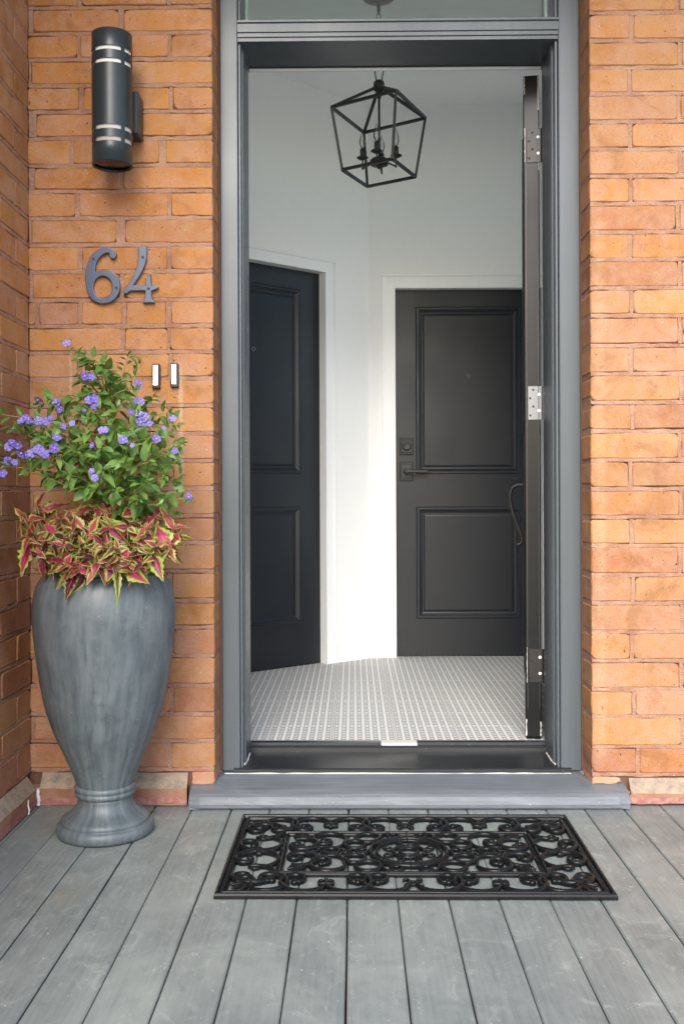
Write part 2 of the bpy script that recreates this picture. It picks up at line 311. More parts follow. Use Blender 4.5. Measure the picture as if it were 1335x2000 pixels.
def bbox(x0, x1, y0, y1, z0, z1, b=0.002):
    # box with all edges chamfered
    v = []; f = []
    X, Y, Z = (x0, x1), (y0, y1), (z0, z1); idx = {}
    def add(p): v.append(p); return len(v) - 1
    for i in (0, 1):
        for j in (0, 1):
            for k in (0, 1):
                sx, sy, sz = (1 - 2 * i) * b, (1 - 2 * j) * b, (1 - 2 * k) * b
                idx[i, j, k, 'x'] = add((X[i], Y[j] + sy, Z[k] + sz))
                idx[i, j, k, 'y'] = add((X[i] + sx, Y[j], Z[k] + sz))
                idx[i, j, k, 'z'] = add((X[i] + sx, Y[j] + sy, Z[k]))
    for i in (0, 1): f.append([idx[i, j, k, 'x'] for j, k in ((0, 0), (0, 1), (1, 1), (1, 0))])
    for j in (0, 1): f.append([idx[i, j, k, 'y'] for i, k in ((0, 0), (0, 1), (1, 1), (1, 0))])
    for k in (0, 1): f.append([idx[i, j, k, 'z'] for i, j in ((0, 0), (0, 1), (1, 1), (1, 0))])
    for a in (0, 1):
        for c in (0, 1):
            f.append([idx[0, a, c, 'y'], idx[1, a, c, 'y'], idx[1, a, c, 'z'], idx[0, a, c, 'z']])
            f.append([idx[a, 0, c, 'x'], idx[a, 1, c, 'x'], idx[a, 1, c, 'z'], idx[a, 0, c, 'z']])
            f.append([idx[a, c, 0, 'x'], idx[a, c, 1, 'x'], idx[a, c, 1, 'y'], idx[a, c, 0, 'y']])
    for i in (0, 1):
        for j in (0, 1):
            for k in (0, 1): f.append([idx[i, j, k, 'x'], idx[i, j, k, 'y'], idx[i, j, k, 'z']])
    return fixn(v, f)
def fixn(v, f):
    c = sum((Vector(p) for p in v), Vector()) / len(v); out = []
    for q in f:
        p = [Vector(v[i]) for i in q]; n = (p[1] - p[0]).cross(p[2] - p[0])
        out.append(tuple(q) if n.dot(sum(p, Vector()) / len(p) - c) > 0 else tuple(reversed(q)))
    return v, out
def extrude(prof, axis, a, b):
    # closed profile (list of 2D points) swept along axis 'x','y' or 'z'
    def p3(p, t): return {'x': (t, p[0], p[1]), 'y': (p[0], t, p[1]), 'z': (p[0], p[1], t)}[axis]
    n = len(prof); ar = sum(prof[i][0] * prof[(i + 1) % n][1] - prof[(i + 1) % n][0] * prof[i][1] for i in range(n))
    flip = (ar > 0) == (axis == 'y')
    v = [p3(p, a) for p in prof] + [p3(p, b) for p in prof]
    if flip: prof_i = list(range(n))[::-1]
    else: prof_i = list(range(n))
    if ar < 0 and axis != 'y' or (ar > 0 and axis == 'y'): order = list(range(n))[::-1]
    else: order = list(range(n))
    f = [tuple(reversed(order)), tuple(i + n for i in order)]
    for k in range(n):
        i, j = order[k], order[(k + 1) % n]; f.append((i, j, j + n, i + n))
    return v, f
def lathe(prof, c, seg=48, axis='z', cap=True):
    v, f = [], []
    for r, h in prof:
        for k in range(seg):
            a = 2 * math.pi * k / seg; x, y = r * math.cos(a), r * math.sin(a)
            p = {'z': (x, y, h), 'y': (x, h, y), 'x': (h, x, y)}[axis]
            v.append(tuple(p[i] + c[i] for i in range(3)))
    for i in range(len(prof) - 1):
        for k in range(seg):
            a, b = i * seg + k, i * seg + (k + 1) % seg; f.append((a, b, b + seg, a + seg))
    if cap:
        f.append(tuple(reversed(range(seg)))); f.append(tuple((len(prof) - 1) * seg + k for k in range(seg)))
    if axis == 'y': f = [tuple(reversed(q)) for q in f]
    return v, f
def tube(pts, r, sides=8, closed=False, sq=1.0, up=None):
    pts = [Vector(p) for p in pts]; n = len(pts); rr = r if isinstance(r, (list, tuple)) else [r] * n
    v, f = [], []; prev = None
    for i in range(n):
        if closed: d = pts[(i + 1) % n] - pts[i - 1]
        else: d = pts[min(i + 1, n - 1)] - pts[max(i - 1, 0)]
        d.normalize()
        if up is not None: a = Vector(up)
        else: a = prev if prev is not None else (Vector((0, 0, 1)) if abs(d.z) < 0.9 else Vector((1, 0, 0)))
        a = a - d * a.dot(d)
        if a.length < 1e-6: a = d.orthogonal()
        a.normalize(); prev = a; b = d.cross(a)
        for k in range(sides):
            t = 2 * math.pi * (k + 0.5) / sides
            v.append(pts[i] + a * (math.cos(t) * rr[i] * sq) + b * (math.sin(t) * rr[i]))
    m = n if closed else n - 1
    for i in range(m):
        for k in range(sides):
            a, b = i * sides + k, i * sides + (k + 1) % sides
            c, d = ((i + 1) % n) * sides + (k + 1) % sides, ((i + 1) % n) * sides + k
            f.append((a, b, c, d))
    if not closed: f.append(tuple(reversed(range(sides)))); f.append(tuple((n - 1) * sides + k for k in range(sides)))
    return v, f
def crom(pts, n=8, closed=False):
    pts = [Vector(p) for p in pts]; N = len(pts); out = []
    for i in range(N if closed else N - 1):
        g = lambda k: pts[k % N] if closed else pts[max(0, min(N - 1, k))]
        p0, p1, p2, p3 = g(i - 1), g(i), g(i + 1), g(i + 2)
        for k in range(n):
            t = k / n; out.append(0.5 * (2 * p1 + (p2 - p0) * t + (2 * p0 - 5 * p1 + 4 * p2 - p3) * t * t + (3 * p1 - p0 - 3 * p2 + p3) * t ** 3))
    if not closed: out.append(pts[-1])
    return out
def ring(c, r, tr, axis='z', seg=28, sides=8, sq=1.0):
    pts = []
    for k in range(seg):
        a = 2 * math.pi * k / seg; x, y = r * math.cos(a), r * math.sin(a)
        p = {'z': (x, y, 0), 'y': (x, 0, y), 'x': (0, x, y)}[axis]; pts.append(Vector(c) + Vector(p))
    return tube(pts, tr, sides, True, sq, up={'z': (0, 0, 1), 'y': (0, 1, 0), 'x': (1, 0, 0)}[axis])
FX, HX, HY = 1945.0, 690.0, 968.0
def at(px, py, y):                         # photo pixel at depth y -> world point (used only to read off sizes)
    return Vector(((px - HX) / FX * y, y, CH - (py - HY) / FX * y))

# ------------------------------------------------------------------ ground, deck
YW, XL = 2.975, -0.968                      # brick face beside the door, face of the side wall
struct('ground', ([(-300, -300, -0.62), (300, -300, -0.62), (300, 300, -0.62), (-300, 300, -0.62)], [(0, 1, 2, 3)]), 'pale_bounce_ground')
deck = struct('deck', box(-1.3, 2.6, -1.2, 3.30, -0.30, -0.045), 'joint')
deck_seams = [-0.0176 + 0.115 * k for k in range(-10, 23)]
for k in range(len(deck_seams) - 1):
    g0 = R.choice([0.0008, 0.0014, 0.0022]); a, b = deck_seams[k] + g0, deck_seams[k + 1] - R.choice([0.0008, 0.0014, 0.002])
    dz = R.uniform(-0.0015, 0.0); y1 = 2.985; n = 14; v, f = [], []
    # gently wavy edges
    ys = [-1.2 + (y1 + 1.2) * i / n for i in range(n + 1)]
    for y in ys:
        j0, j1 = R.uniform(-0.0009, 0.0009), R.uniform(-0.0009, 0.0009)
        v += [(a + j0, y, -0.03), (a + j0, y, dz - 0.003), (a + j0 + 0.003, y, dz), (b + j1 - 0.003, y, dz), (b + j1, y, dz - 0.003), (b + j1, y, -0.03)]
    for i in range(n):
        for q in range(5): f.append((i * 6 + q, i * 6 + q + 1, i * 6 + q + 7, i * 6 + q + 6))
    f.append((5, 4, 3, 2, 1, 0)); f.append(tuple(n * 6 + q for q in range(6)))
    obj('deck_board', (v, [tuple(reversed(q)) for q in f]), 'deck', deck)

# ------------------------------------------------------------------ porch roof overhead
pc = struct('porch_ceiling', box(-1.3, 2.6, 1.65, 3.12, 3.09, 3.18), 'frame_paint')
for k in range(15):
    obj('ceiling_board', bbox(-1.25, 2.55, 1.67 + 0.09 * k, 1.757 + 0.09 * k, 3.070, 3.089, 0.003), 'white_ceiling', pc)
struct('porch_beam', box(-1.05, 2.6, 2.99, 3.11, 2.955, 3.069), 'frame_paint')

# ------------------------------------------------------------------ brick walls
LJ = [10, 61, 112, 163, 214.5, 267, 319.5, 370.6, 423.4, 475, 528, 583.5, 635, 686, 738, 790.6, 846, 899, 953, 1007, 1060, 1115, 1172, 1225, 1281, 1339, 1395, 1447.5, 1503.5]
RJ = [30, 84, 137, 188, 242, 296, 348, 402, 457, 511, 566, 620, 678, 733.5, 789, 845, 901, 957.5, 1012, 1068, 1125.6, 1180, 1236, 1292, 1348, 1401, 1459, 1514]
zy = lambda y: CH - (y - HY) * YW / FX
def joints(J, step):
    up = [J[0] - step * k for k in range(8, 0, -1)]
    return [zy(y) for y in up + J]
LZ, RZ = joints(LJ, 51.5), joints(RJ, 53.0)
ORANGE = [(0.420, 0.192, 0.056), (0.400, 0.174, 0.054), (0.430, 0.208, 0.055), (0.405, 0.190, 0.068)]
TAN = [(0.400, 0.205, 0.092), (0.385, 0.195, 0.098), (0.405, 0.215, 0.092)]
PINK = [(0.375, 0.198, 0.125), (0.355, 0.180, 0.108), (0.345, 0.165, 0.098)]
RED = [(0.315, 0.132, 0.074), (0.290, 0.115, 0.065), (0.330, 0.145, 0.083)]
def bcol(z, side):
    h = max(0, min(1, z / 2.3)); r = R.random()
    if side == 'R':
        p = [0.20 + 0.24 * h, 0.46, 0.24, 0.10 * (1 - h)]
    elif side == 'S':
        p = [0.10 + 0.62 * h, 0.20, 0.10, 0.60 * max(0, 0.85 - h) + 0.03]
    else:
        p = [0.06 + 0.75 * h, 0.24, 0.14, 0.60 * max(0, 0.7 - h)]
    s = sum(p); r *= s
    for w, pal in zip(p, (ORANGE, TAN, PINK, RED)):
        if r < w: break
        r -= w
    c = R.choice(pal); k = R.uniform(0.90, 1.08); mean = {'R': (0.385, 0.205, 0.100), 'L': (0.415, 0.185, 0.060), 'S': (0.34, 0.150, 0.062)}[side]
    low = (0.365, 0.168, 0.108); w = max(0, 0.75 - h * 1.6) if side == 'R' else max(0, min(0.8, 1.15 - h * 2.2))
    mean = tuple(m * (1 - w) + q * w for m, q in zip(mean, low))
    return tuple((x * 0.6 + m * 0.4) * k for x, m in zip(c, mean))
def brick_geo(a0, a1, z0, z1, to3, depth=0.03, rough=1.0):
    # rounded, slightly crooked outline; a narrow arris; a face that is not quite flat
    rc = [R.uniform(0.002, 0.009) * rough if R.random() < 0.8 else R.uniform(0.010, 0.018) for _ in range(4)]
    j = 0.0012 * rough; pts = []
    cs = [(a0, z0, 1, 1), (a1, z0, -1, 1), (a1, z1, -1, -1), (a0, z1, 1, -1)]
    for k, (ca, cz, sa, sz) in enumerate(cs):
        r = rc[k]; arc = [(0, r), (0.3 * r, 0.3 * r), (r, 0)]
        seq = [(ca + sa * p, cz + sz * q) for p, q in arc]
        if k in (1, 3): seq = seq[::-1]
        pts += seq
        na, nz = cs[(k + 1) % 4][0], cs[(k + 1) % 4][1]
        L = abs(na - ca) + abs(nz - cz); m = 4 if L > 0.15 else (2 if L > 0.08 else 1)
        for q in range(1, m + 1):
            t = q / (m + 1); pts.append((ca + (na - ca) * t, cz + (nz - cz) * t))
    pts = [(p + R.uniform(-j, j), q + R.uniform(-j, j)) for p, q in pts]
    n = len(pts); ca, cz = (a0 + a1) / 2, (z0 + z1) / 2; ta, tz, tb = R.uniform(-0.009, 0.009), R.uniform(-0.02, 0.02), R.uniform(-0.0015, 0.0015)
    v, f = [], []; bev = R.uniform(0.002, 0.0035)
    for (p, q) in pts: v.append(to3(p, q, -depth))
    for (p, q) in pts: v.append(to3(p, q, -bev * 1.1 + tb))
    for (p, q) in pts:
        da, dz = p - ca, q - cz
        v.append(to3(p - bev * (1 if da > 0 else -1), q - bev * (1 if dz > 0 else -1), tb + da * ta + dz * tz))
    for i in range(n):
        k = (i + 1) % n; f += [(i, k, k + n, i + n), (i + n, k + n, k + 2 * n, i + 2 * n)]
    f.append(tuple(2 * n + i for i in range(n)))
    return v, f
def strip_h(a0, a1, zc, w, to3, o, step=0.03):
    # pointing of a bed joint: a wavy ribbon almost filling the joint
    n = max(1, int(abs(a1 - a0) / step)); v, f = [], []
    for i in range(n + 1):
        a = a0 + (a1 - a0) * i / n; up, dn = w / 2 - R.uniform(-0.0026, 0.0016), w / 2 - R.uniform(-0.0026, 0.0020); oo = o + R.uniform(-0.0012, 0.0010)
        v += [to3(a, zc - dn, -0.02), to3(a, zc - dn, oo - 0.0015), to3(a, zc - dn + 0.002, oo), to3(a, zc + up - 0.002, oo), to3(a, zc + up, oo - 0.0015), to3(a, zc + up, -0.02)]
    for i in range(n):
        for q in range(5): f.append((i * 6 + q, (i + 1) * 6 + q, (i + 1) * 6 + q + 1, i * 6 + q + 1))
    f += [(0, 1, 2, 3, 4, 5), tuple(n * 6 + q for q in (5, 4, 3, 2, 1, 0))]
    return v, f
def strip_v(ac, w, z0, z1, to3, o):
    n = 3; v, f = [], []
    for i in range(n + 1):
        z = z0 + (z1 - z0) * i / n; l, r = w / 2 - R.uniform(-0.002, 0.001), w / 2 - R.uniform(-0.002, 0.001); oo = o + R.uniform(-0.001, 0.0008)
        v += [to3(ac - l, z, -0.02), to3(ac - l, z, oo), to3(ac + r, z, oo), to3(ac + r, z, -0.02)]
    for i in range(n):
        for q in range(3): f.append((i * 4 + q, i * 4 + q + 1, (i + 1) * 4 + q + 1, (i + 1) * 4 + q))
    return v, f
JT = 0.0125
def lay(wall, Z, rows, to3, a_lo, a_hi, side, corner_at=None, corner_depth=0.115):
    mort = []
    for i in range(len(Z) - 1):
        z1, z0 = Z[i], Z[i + 1]; jt = JT * R.uniform(0.8, 1.15)
        b0, b1 = z0 + jt / 2, z1 - jt / 2
        for (p, q) in rows[i]:
            dp = corner_depth if (corner_at is not None and (abs(p - corner_at) < 1e-4 or abs(q - corner_at) < 1e-4)) else 0.03
            o = obj('brick', brick_geo(p, q, b0 + R.uniform(-0.001, 0.001), b1 + R.uniform(-0.001, 0.001), to3, dp), 'brick', wall)
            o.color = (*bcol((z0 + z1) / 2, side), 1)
        r = rows[i]
        for k in range(len(r) - 1):
            w = r[k + 1][0] - r[k][1]
            mort.append(strip_v((r[k][1] + r[k + 1][0]) / 2, w, b0 - 0.001, b1 + 0.001, to3, -0.0020))
        if r[0][0] - a_lo > 0.004: mort.append(strip_v((r[0][0] + a_lo) / 2, r[0][0] - a_lo, b0, b1, to3, -0.0015))
        mort.append(strip_h(a_lo, a_hi, z1, JT, to3, -0.0010))
    mort.append(strip_h(a_lo, a_hi, Z[-1], JT, to3, -0.0015))
    o = obj('mortar', join(*mort), 'mortar', wall)

front = lambda a, z, o: (a, YW - o, z)
sidew = lambda a, z, o: (XL + o, 2.975 - a, z)       # a runs from the corner towards the porch edge
pxa = lambda x: (x - HX) * YW / FX
XC0, XC1 = -0.4176, 0.7067                  # brick corners either side of the door
rows = []
rowsL = {8: [(66, 234), (244, 0)], 9: [(54, 153), (160, 330), (337, 0)], 10: [(62, 232), (240, 0)], 11: [(54, 156), (165, 333), (340, 0)],
         12: [(72, 240), (248, 0)], 13: [(54, 137), (145, 313), (326, 0)], 14: [(68, 236), (243, 0)], 15: [(54, 147), (156, 330), (336, 0)],
         16: [(62, 228), (245, 0)], 17: [(54, 152), (161, 328), (335, 0)], 18: [(64, 235), (242, 0)], 19: [(54, 69), (76, 153), (160, 239), (247, 325), (335, 0)],
         20: [(56, 236), (244, 328), (333, 0)]}
for i in range(len(LZ) - 1):
    j = lambda: R.uniform(-4, 4)
    if i in rowsL: r = rowsL[i]
    elif i % 2: a, b = 150 + j(), 328 + j(); r = [(54, a), (a + 8, b), (b + 8, 0)]
    else: a = 236 + j(); r = [(63 + j(), a), (a + 8, 0)]
    rows.append([(pxa(p), XC0 if q == 0 else pxa(q)) for p, q in r])
wallL = thing('brick_wall', 'orange brick wall left of the doorway carrying the house number and doorbells', 'brick wall', (-0.69, 3.03, 0))
obj('mortar_bed', box(XL - 0.05, XC0 - 0.006, YW + 0.009, 3.11, 0.0, LZ[0]), 'joint', wallL)
obj('reveal_mortar', box(XC0 - 0.0055, XC0 - 0.0022, YW + 0.012, 3.094, 0.07, LZ[0]), 'mortar', wallL)
obj('reveal_gap', box(XC0 - 0.0055, XC0 + 0.0075, 3.0945, 3.1145, 0.066, LZ[0]), 'joint', wallL)
# lowest course near the doorway stands on the step
zb = LZ[-1]
lay(wallL, LZ, rows, front, XL, XC0 - 0.001, 'L', XC0)
o = obj('brick', brick_geo(-0.4865, XC0, 0.056, zb - 0.007, front, 0.115), 'brick', wallL); o.color = (0.44, 0.23, 0.15, 1)
def plinth_brick(x0, x1, wall, to3, zt, col):
    # bevelled plinth brick: upright face, sloping wash on top
    prof = [(0.0, zt), (0.0265, zt - 0.040), (0.0265, 0.026), (-0.03, 0.026), (-0.03, zt)]
    v, f = [], []; n = len(prof)
    for a in (x0, x0 + (x1 - x0) * 0.5, x1):
        for q, (o_, z) in enumerate(prof): v.append(to3(a, z + R.uniform(-0.0015, 0.0015), o_ + (R.uniform(-0.0012, 0.0012) if q < 3 else 0)))
    for i in range(2):
        for q in range(n): f.append((i * n + q, (i + 1) * n + q, (i + 1) * n + (q + 1) % n, i * n + (q + 1) % n))
    f += [tuple(range(n)), tuple(2 * n + q for q in reversed(range(n)))]
    o = obj('plinth_brick', fixn(v, f), 'brick', wall); o.color = (*col, 1); o.data.materials.append(M['plinth_wash'])
    for p in o.data.polygons:
        if 0.2 < p.normal.z < 0.95: p.material_index = 1
STONE = [(0.30, 0.145, 0.095), (0.285, 0.130, 0.085), (0.31, 0.165, 0.115)]
for (a, b) in ((-0.934, -0.722), (-0.712, -0.497)):
    plinth_brick(a, b, wallL, front, zb - 0.008, R.choice(STONE))
obj('mortar', join(strip_h(-0.935, -0.497, 0.018, 0.026, front, 0.0255)), 'stain', wallL)
obj('plinth_mortar', box(-0.962, -0.497, YW - 0.024, YW + 0.02, 0.002, zb - 0.045), 'mortar', wallL)

rowsR = []
for i in range(len(RZ) - 1):
    rr = []; j = lambda: R.uniform(-3, 3)
    if (i - 8) % 2 == 0: xs = [0, 1228 + j()]
    else: xs = [0, 1322 + j()]
    if i - 8 == 26: xs = [0, 1238]
    while xs[-1] < 2080: xs.append(xs[-1] + 182 + j())
    for k in range(len(xs) - 1):
        p = XC1 if k == 0 else pxa(xs[k] + 7); rr.append((p, pxa(xs[k + 1])))
    rowsR.append(rr)
wallR = thing('brick_wall', 'pale orange brick wall right of the doorway beside the open door', 'brick wall', (1.2, 3.03, 0))
obj('mortar_bed', box(XC1 + 0.006, 2.6, YW + 0.009, 3.11, 0.0, RZ[0]), 'joint', wallR)
obj('reveal_mortar', box(XC1 + 0.0022, XC1 + 0.0055, YW + 0.012, 3.094, 0.07, RZ[0]), 'mortar', wallR)
obj('reveal_gap', box(XC1 - 0.0035, XC1 + 0.0055, 3.0945, 3.1145, 0.066, RZ[0]), 'joint', wallR)
lay(wallR, RZ, rowsR, front, XC1 + 0.001, 2.5, 'R', XC1)
zb2 = RZ[-1]
o = obj('brick', brick_geo(XC1, 0.792, 0.057, zb2 - 0.007, front, 0.115, 1.8), 'brick', wallR); o.color = (0.46, 0.27, 0.19, 1)
for k in range(6): plinth_brick(0.815 + k * 0.275, 1.08 + k * 0.275, wallR, front, zb2 - 0.008, R.choice(STONE))
obj('mortar', join(strip_h(0.812, 2.45, 0.018, 0.026, front, 0.0255)), 'stain', wallR)
obj('plinth_mortar', box(0.7925, 2.45, YW - 0.012, YW + 0.02, 0.002, zb2 - 0.045), 'mortar', wallR)

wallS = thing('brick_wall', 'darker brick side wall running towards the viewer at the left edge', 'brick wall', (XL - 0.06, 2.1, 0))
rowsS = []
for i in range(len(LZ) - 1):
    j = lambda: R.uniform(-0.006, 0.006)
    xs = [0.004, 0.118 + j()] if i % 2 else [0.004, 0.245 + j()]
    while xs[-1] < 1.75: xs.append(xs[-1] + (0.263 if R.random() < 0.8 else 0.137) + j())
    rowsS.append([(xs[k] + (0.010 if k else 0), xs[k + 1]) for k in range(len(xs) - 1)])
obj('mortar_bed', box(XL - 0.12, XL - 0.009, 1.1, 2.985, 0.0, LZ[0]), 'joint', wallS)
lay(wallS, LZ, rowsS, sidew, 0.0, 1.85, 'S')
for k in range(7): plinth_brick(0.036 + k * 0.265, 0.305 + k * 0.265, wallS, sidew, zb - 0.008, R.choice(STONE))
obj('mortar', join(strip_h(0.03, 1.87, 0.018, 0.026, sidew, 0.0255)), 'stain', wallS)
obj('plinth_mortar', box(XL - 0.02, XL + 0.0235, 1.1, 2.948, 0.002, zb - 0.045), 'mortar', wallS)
# lime drips on the plinth corner
for (x, y, z, h, w) in ((XL + 0.031, YW - 0.030, 0.004, 0.048, 0.0062), (XL + 0.029, 2.862, 0.004, 0.040, 0.0030)):
    obj('lime_drip', tube(crom([(x, y, z), (x + 0.002, y - 0.001, z + h * 0.3), (x - 0.001, y, z + h * 0.62), (x - 0.003, y + 0.004, z + h)], 4), [w * R.uniform(0.6, 1) for _ in range(13)], 6), 'chalk', wallS)

# ------------------------------------------------------------------ doorway: step, frame
XI0, XI1 = -0.340, 0.622                     # clear opening
step = thing('door_step', 'wide grey painted wooden step with rounded nose under the doorway', 'step', (0.16, 3.0, 0))
prof = [(3.30, 0.001), (2.914, 0.001), (2.907, 0.008), (2.905, 0.018), (2.907, 0.028), (2.914, 0.037), (2.926, 0.044), (2.948, 0.0495), (3.08, 0.063), (3.30, 0.063)]
N = 40; v, f = [], []; n = len(prof)
for i in range(N + 1):
    x = -0.486 + 1.289 * i / N; e = max(0, 0.012 - min(x + 0.486, 0.803 - x)) * 0.6
    for q, (y, z) in enumerate(prof):
        lim = 0.002 if 0 < q < 8 else 0
        yy = y + (e if q in (2, 3, 4, 5, 6) else 0) + R.uniform(-0.4, 0.4) * lim * 0.5
        if (x < XC0 + 0.004 or x > XC1 - 0.004): yy = min(yy, 3.0)
        v.append((x, yy, max(0.001, z + R.uniform(-0.3, 0.3) * lim * 0.5)))
for i in range(N):
    for q in range(n): f.append((i * n + q, (i + 1) * n + q, (i + 1) * n + (q + 1) % n, i * n + (q + 1) % n))
f += [tuple(range(n)), tuple(N * n + q for q in reversed(range(n)))]
obj('tread', (v, [tuple(reversed(q)) for q in f]), 'step_paint', step)

fr = thing('door_frame', 'dark grey painted wooden front door frame with transom window above', 'door frame', (0.14, 3.2, 0.063))
ZT = 2.80                                   # top of the frame
for (a, b, s) in ((XC0 + 0.008, -0.354, 1), (0.637, XC1 - 0.004, -1)):
    obj('casing', bbox(a, b, 3.088, 3.13, 0.0655, ZT, 0.003), 'frame_paint', fr)
for s, xi, xo in ((1, XI0, -0.3537), (-1, XI1, 0.6367)):
    # bead, then the deep jamb with a step at the stop
    bd = bbox(min(xo, xi - s * 0.006), max(xo, xi - s * 0.006), 3.098, 3.135, 0.0660, ZT - 0.002, 0.002)
    obj('bead', bd, 'frame_paint', fr)
    jm = [(xi - s * 0.05, 3.128), (xi - s * 0.003, 3.128), (xi, 3.131), (xi, 3.272), (xi - s * 0.022, 3.272), (xi - s * 0.022, 3.32), (xi - s * 0.05, 3.32)]
    obj('jamb', extrude(jm, 'z', 0.064, ZT - 0.004), 'frame_paint', fr)
# transom bar with a weathered sill and two fillets
tb = [(3.105, 2.330), (3.086, 2.330), (3.086, 2.340), (3.081, 2.342), (3.081, 2.353), (3.076, 2.355), (3.076, 2.380), (3.070, 2.383), (3.070, 2.389), (3.085, 2.394), (3.16, 2.397), (3.32, 2.397), (3.32, 2.334), (3.272, 2.334), (3.272, 2.330)]
obj('transom_bar', extrude(tb, 'x', -0.3535, 0.6365), 'frame_paint', fr)
obj('frame_head', bbox(-0.352, 0.635, 3.092, 3.315, 2.742, ZT - 0.001, 0.003), 'frame_paint', fr)
obj('weatherstrip', box(XI0 + 0.001, XI1 - 0.001, 3.284, 3.291, 2.322, 2.3335), 'white_trim', fr)
obj('weatherstrip', box(XI0 + 0.001, XI1 - 0.001, 3.2725, 3.2755, 2.327, 2.3295), 'iron', fr)
obj('transom_pane', box(XI0 + 0.002, XI1 - 0.002, 3.17, 3.176, 2.398, 2.742), 'pane_glass', fr)
for x in (XI0 + 0.0005, XI1 - 0.0085):
    obj('glazing_strip', box(x, x + 0.008, 3.178, 3.20, 2.3975, 2.741), 'white_trim', fr)
# black threshold with lip, slope and metal strip
sx0, sx1 = -0.374, 0.668
thr = [(3.075, 0.0655), (3.075, 0.0735), (3.082, 0.0765), (3.092, 0.0770), (3.245, 0.0835), (3.252, 0.0835), (3.252, 0.0655)]
v1 = extrude(thr, 'x', XI0 - 0.003, XI1 + 0.003)
lip = [(3.0745, 0.0650), (3.0745, 0.0740), (3.080, 0.0768), (3.0865, 0.0768), (3.0865, 0.0650)]
obj('threshold', v1, 'sill_black', fr)
obj('threshold_lip', extrude(lip, 'x', sx0, sx1), 'sill_black', fr)
obj('threshold_strip', extrude([(3.2525, 0.070), (3.2525, 0.0955), (3.2575, 0.1000), (3.268, 0.1000), (3.275, 0.1085), (3.302, 0.1085), (3.302, 0.070)], 'x', XI0 - 0.0025, XI1 + 0.0025), 'sill_black', fr)
obj('threshold_patch', box(0.088, 0.205, 3.262, 3.301, 0.1012, 0.1092), 'chalk', fr)
for s, x in ((1, XI0), (-1, XI1)):
    obj('caulk', tube(crom([(x - s * 0.004, 3.118, 0.0790), (x + s * 0.0005, 3.15, 0.0805), (x + s * 0.001, 3.19, 0.0820), (x + s * 0.001, 3.235, 0.0840)], 5), [R.uniform(0.0012, 0.0034) for _ in range(16)], 6), 'chalk', fr)
obj('caulk', tube([(-0.40 + 0.0355 * i, 3.0715, 0.0632) for i in range(31)], [R.uniform(0.0004, 0.0030) for _ in range(31)], 6), 'chalk', fr)

# ------------------------------------------------------------------ hall shell
FZ = 0.106; CZ = 2.8775; YB = 4.99
c40, s40 = math.cos(rad(40)), math.sin(rad(40))
C = Vector((0.077, YB)); dd = Vector((-c40, -s40)); nn = Vector((s40, -c40))     # diagonal wall: along, towards the hall
hf = struct('hall_floor', box(-1.3, 1.4, 3.30, 5.4, -0.05, FZ - 0.012), 'subfloor')
TW = 0.215; tx0 = (772 - HX) / FX * 3.29
tile_me = meshdata('tile', *[None, None][:0] or bbox(-TW / 2 + 0.0009, TW / 2 - 0.0009, -TW / 2 + 0.0006, TW / 2 - 0.0006, -0.006, 0.006, 0.0006), 'tile')
for i in range(-6, 5):
    for k in range(10):
        x, y = tx0 + (i + 0.5) * TW, 3.303 + (k + 0.5) * TW
        if x < -1.0 or x > 1.2 or y > 5.2: continue
        if (Vector((x, y)) - C).dot(nn) < -0.22: continue
        o = link(bpy.data.objects.new('tile', tile_me)); o.parent = hf; o.location = Vector((x, y, FZ - 0.006)) - Vector(hf.location)
struct('hall_ceiling', box(-1.3, 1.4, 3.12, 5.4, CZ, CZ + 0.15), 'white_ceiling')
DB = 5.030                                   # face of the far door
fx0, fx1, fz1 = 0.206, 0.948, 1.960          # far opening
struct('hall_back_wall', join(box(0.02, fx0, YB, 5.09, FZ - 0.05, CZ + 0.05), box(fx1, 1.12, YB, 5.09, FZ - 0.05, CZ + 0.05),
       box(fx0, fx1, YB, 5.09, fz1, CZ + 0.05), box(-0.1, 1.2, 5.09, 5.25, FZ - 0.05, CZ + 0.05)), 'white_wall')
def diag(s0, s1, o0, o1, z0, z1):           # box along the diagonal wall: s from the corner, o towards the hall
    v = []
    for s_ in (s0, s1):
        for o_ in (o0, o1):
            for z in (z0, z1):
                p = C + dd * s_ + nn * o_; v.append((p.x, p.y, z))
    return fixn(v, [(0, 1, 3, 2), (4, 6, 7, 5), (0, 4, 5, 1), (2, 3, 7, 6), (0, 2, 6, 4), (1, 5, 7, 3)])
ls0, ls1, lz1 = 0.274, 1.016, 2.003          # diagonal opening
struct('hall_diagonal_wall', join(diag(-0.02, ls0, -0.11, 0, FZ - 0.05, CZ + 0.05), diag(ls1, 1.55, -0.11, 0, FZ - 0.05, CZ + 0.05),
       diag(ls0, ls1, -0.11, 0, lz1, CZ + 0.05), diag(-0.02, 1.55, -0.27, -0.11, FZ - 0.05, CZ + 0.05)), 'white_wall')
wy0, wy1, wz0, wz1 = 3.42, 4.92, 0.45, 2.80   # window opening added to brighten the hall, unseen behind the open door
hr = struct('hall_right_wall', join(box(1.05, 1.2, 3.12, wy0, FZ - 0.05, CZ + 0.05), box(1.05, 1.2, wy1, 5.3, FZ - 0.05, CZ + 0.05), box(1.05, 1.2, wy0, wy1, FZ - 0.05, wz0), box(1.05, 1.2, wy0, wy1, wz1, CZ + 0.05)), 'white_wall')
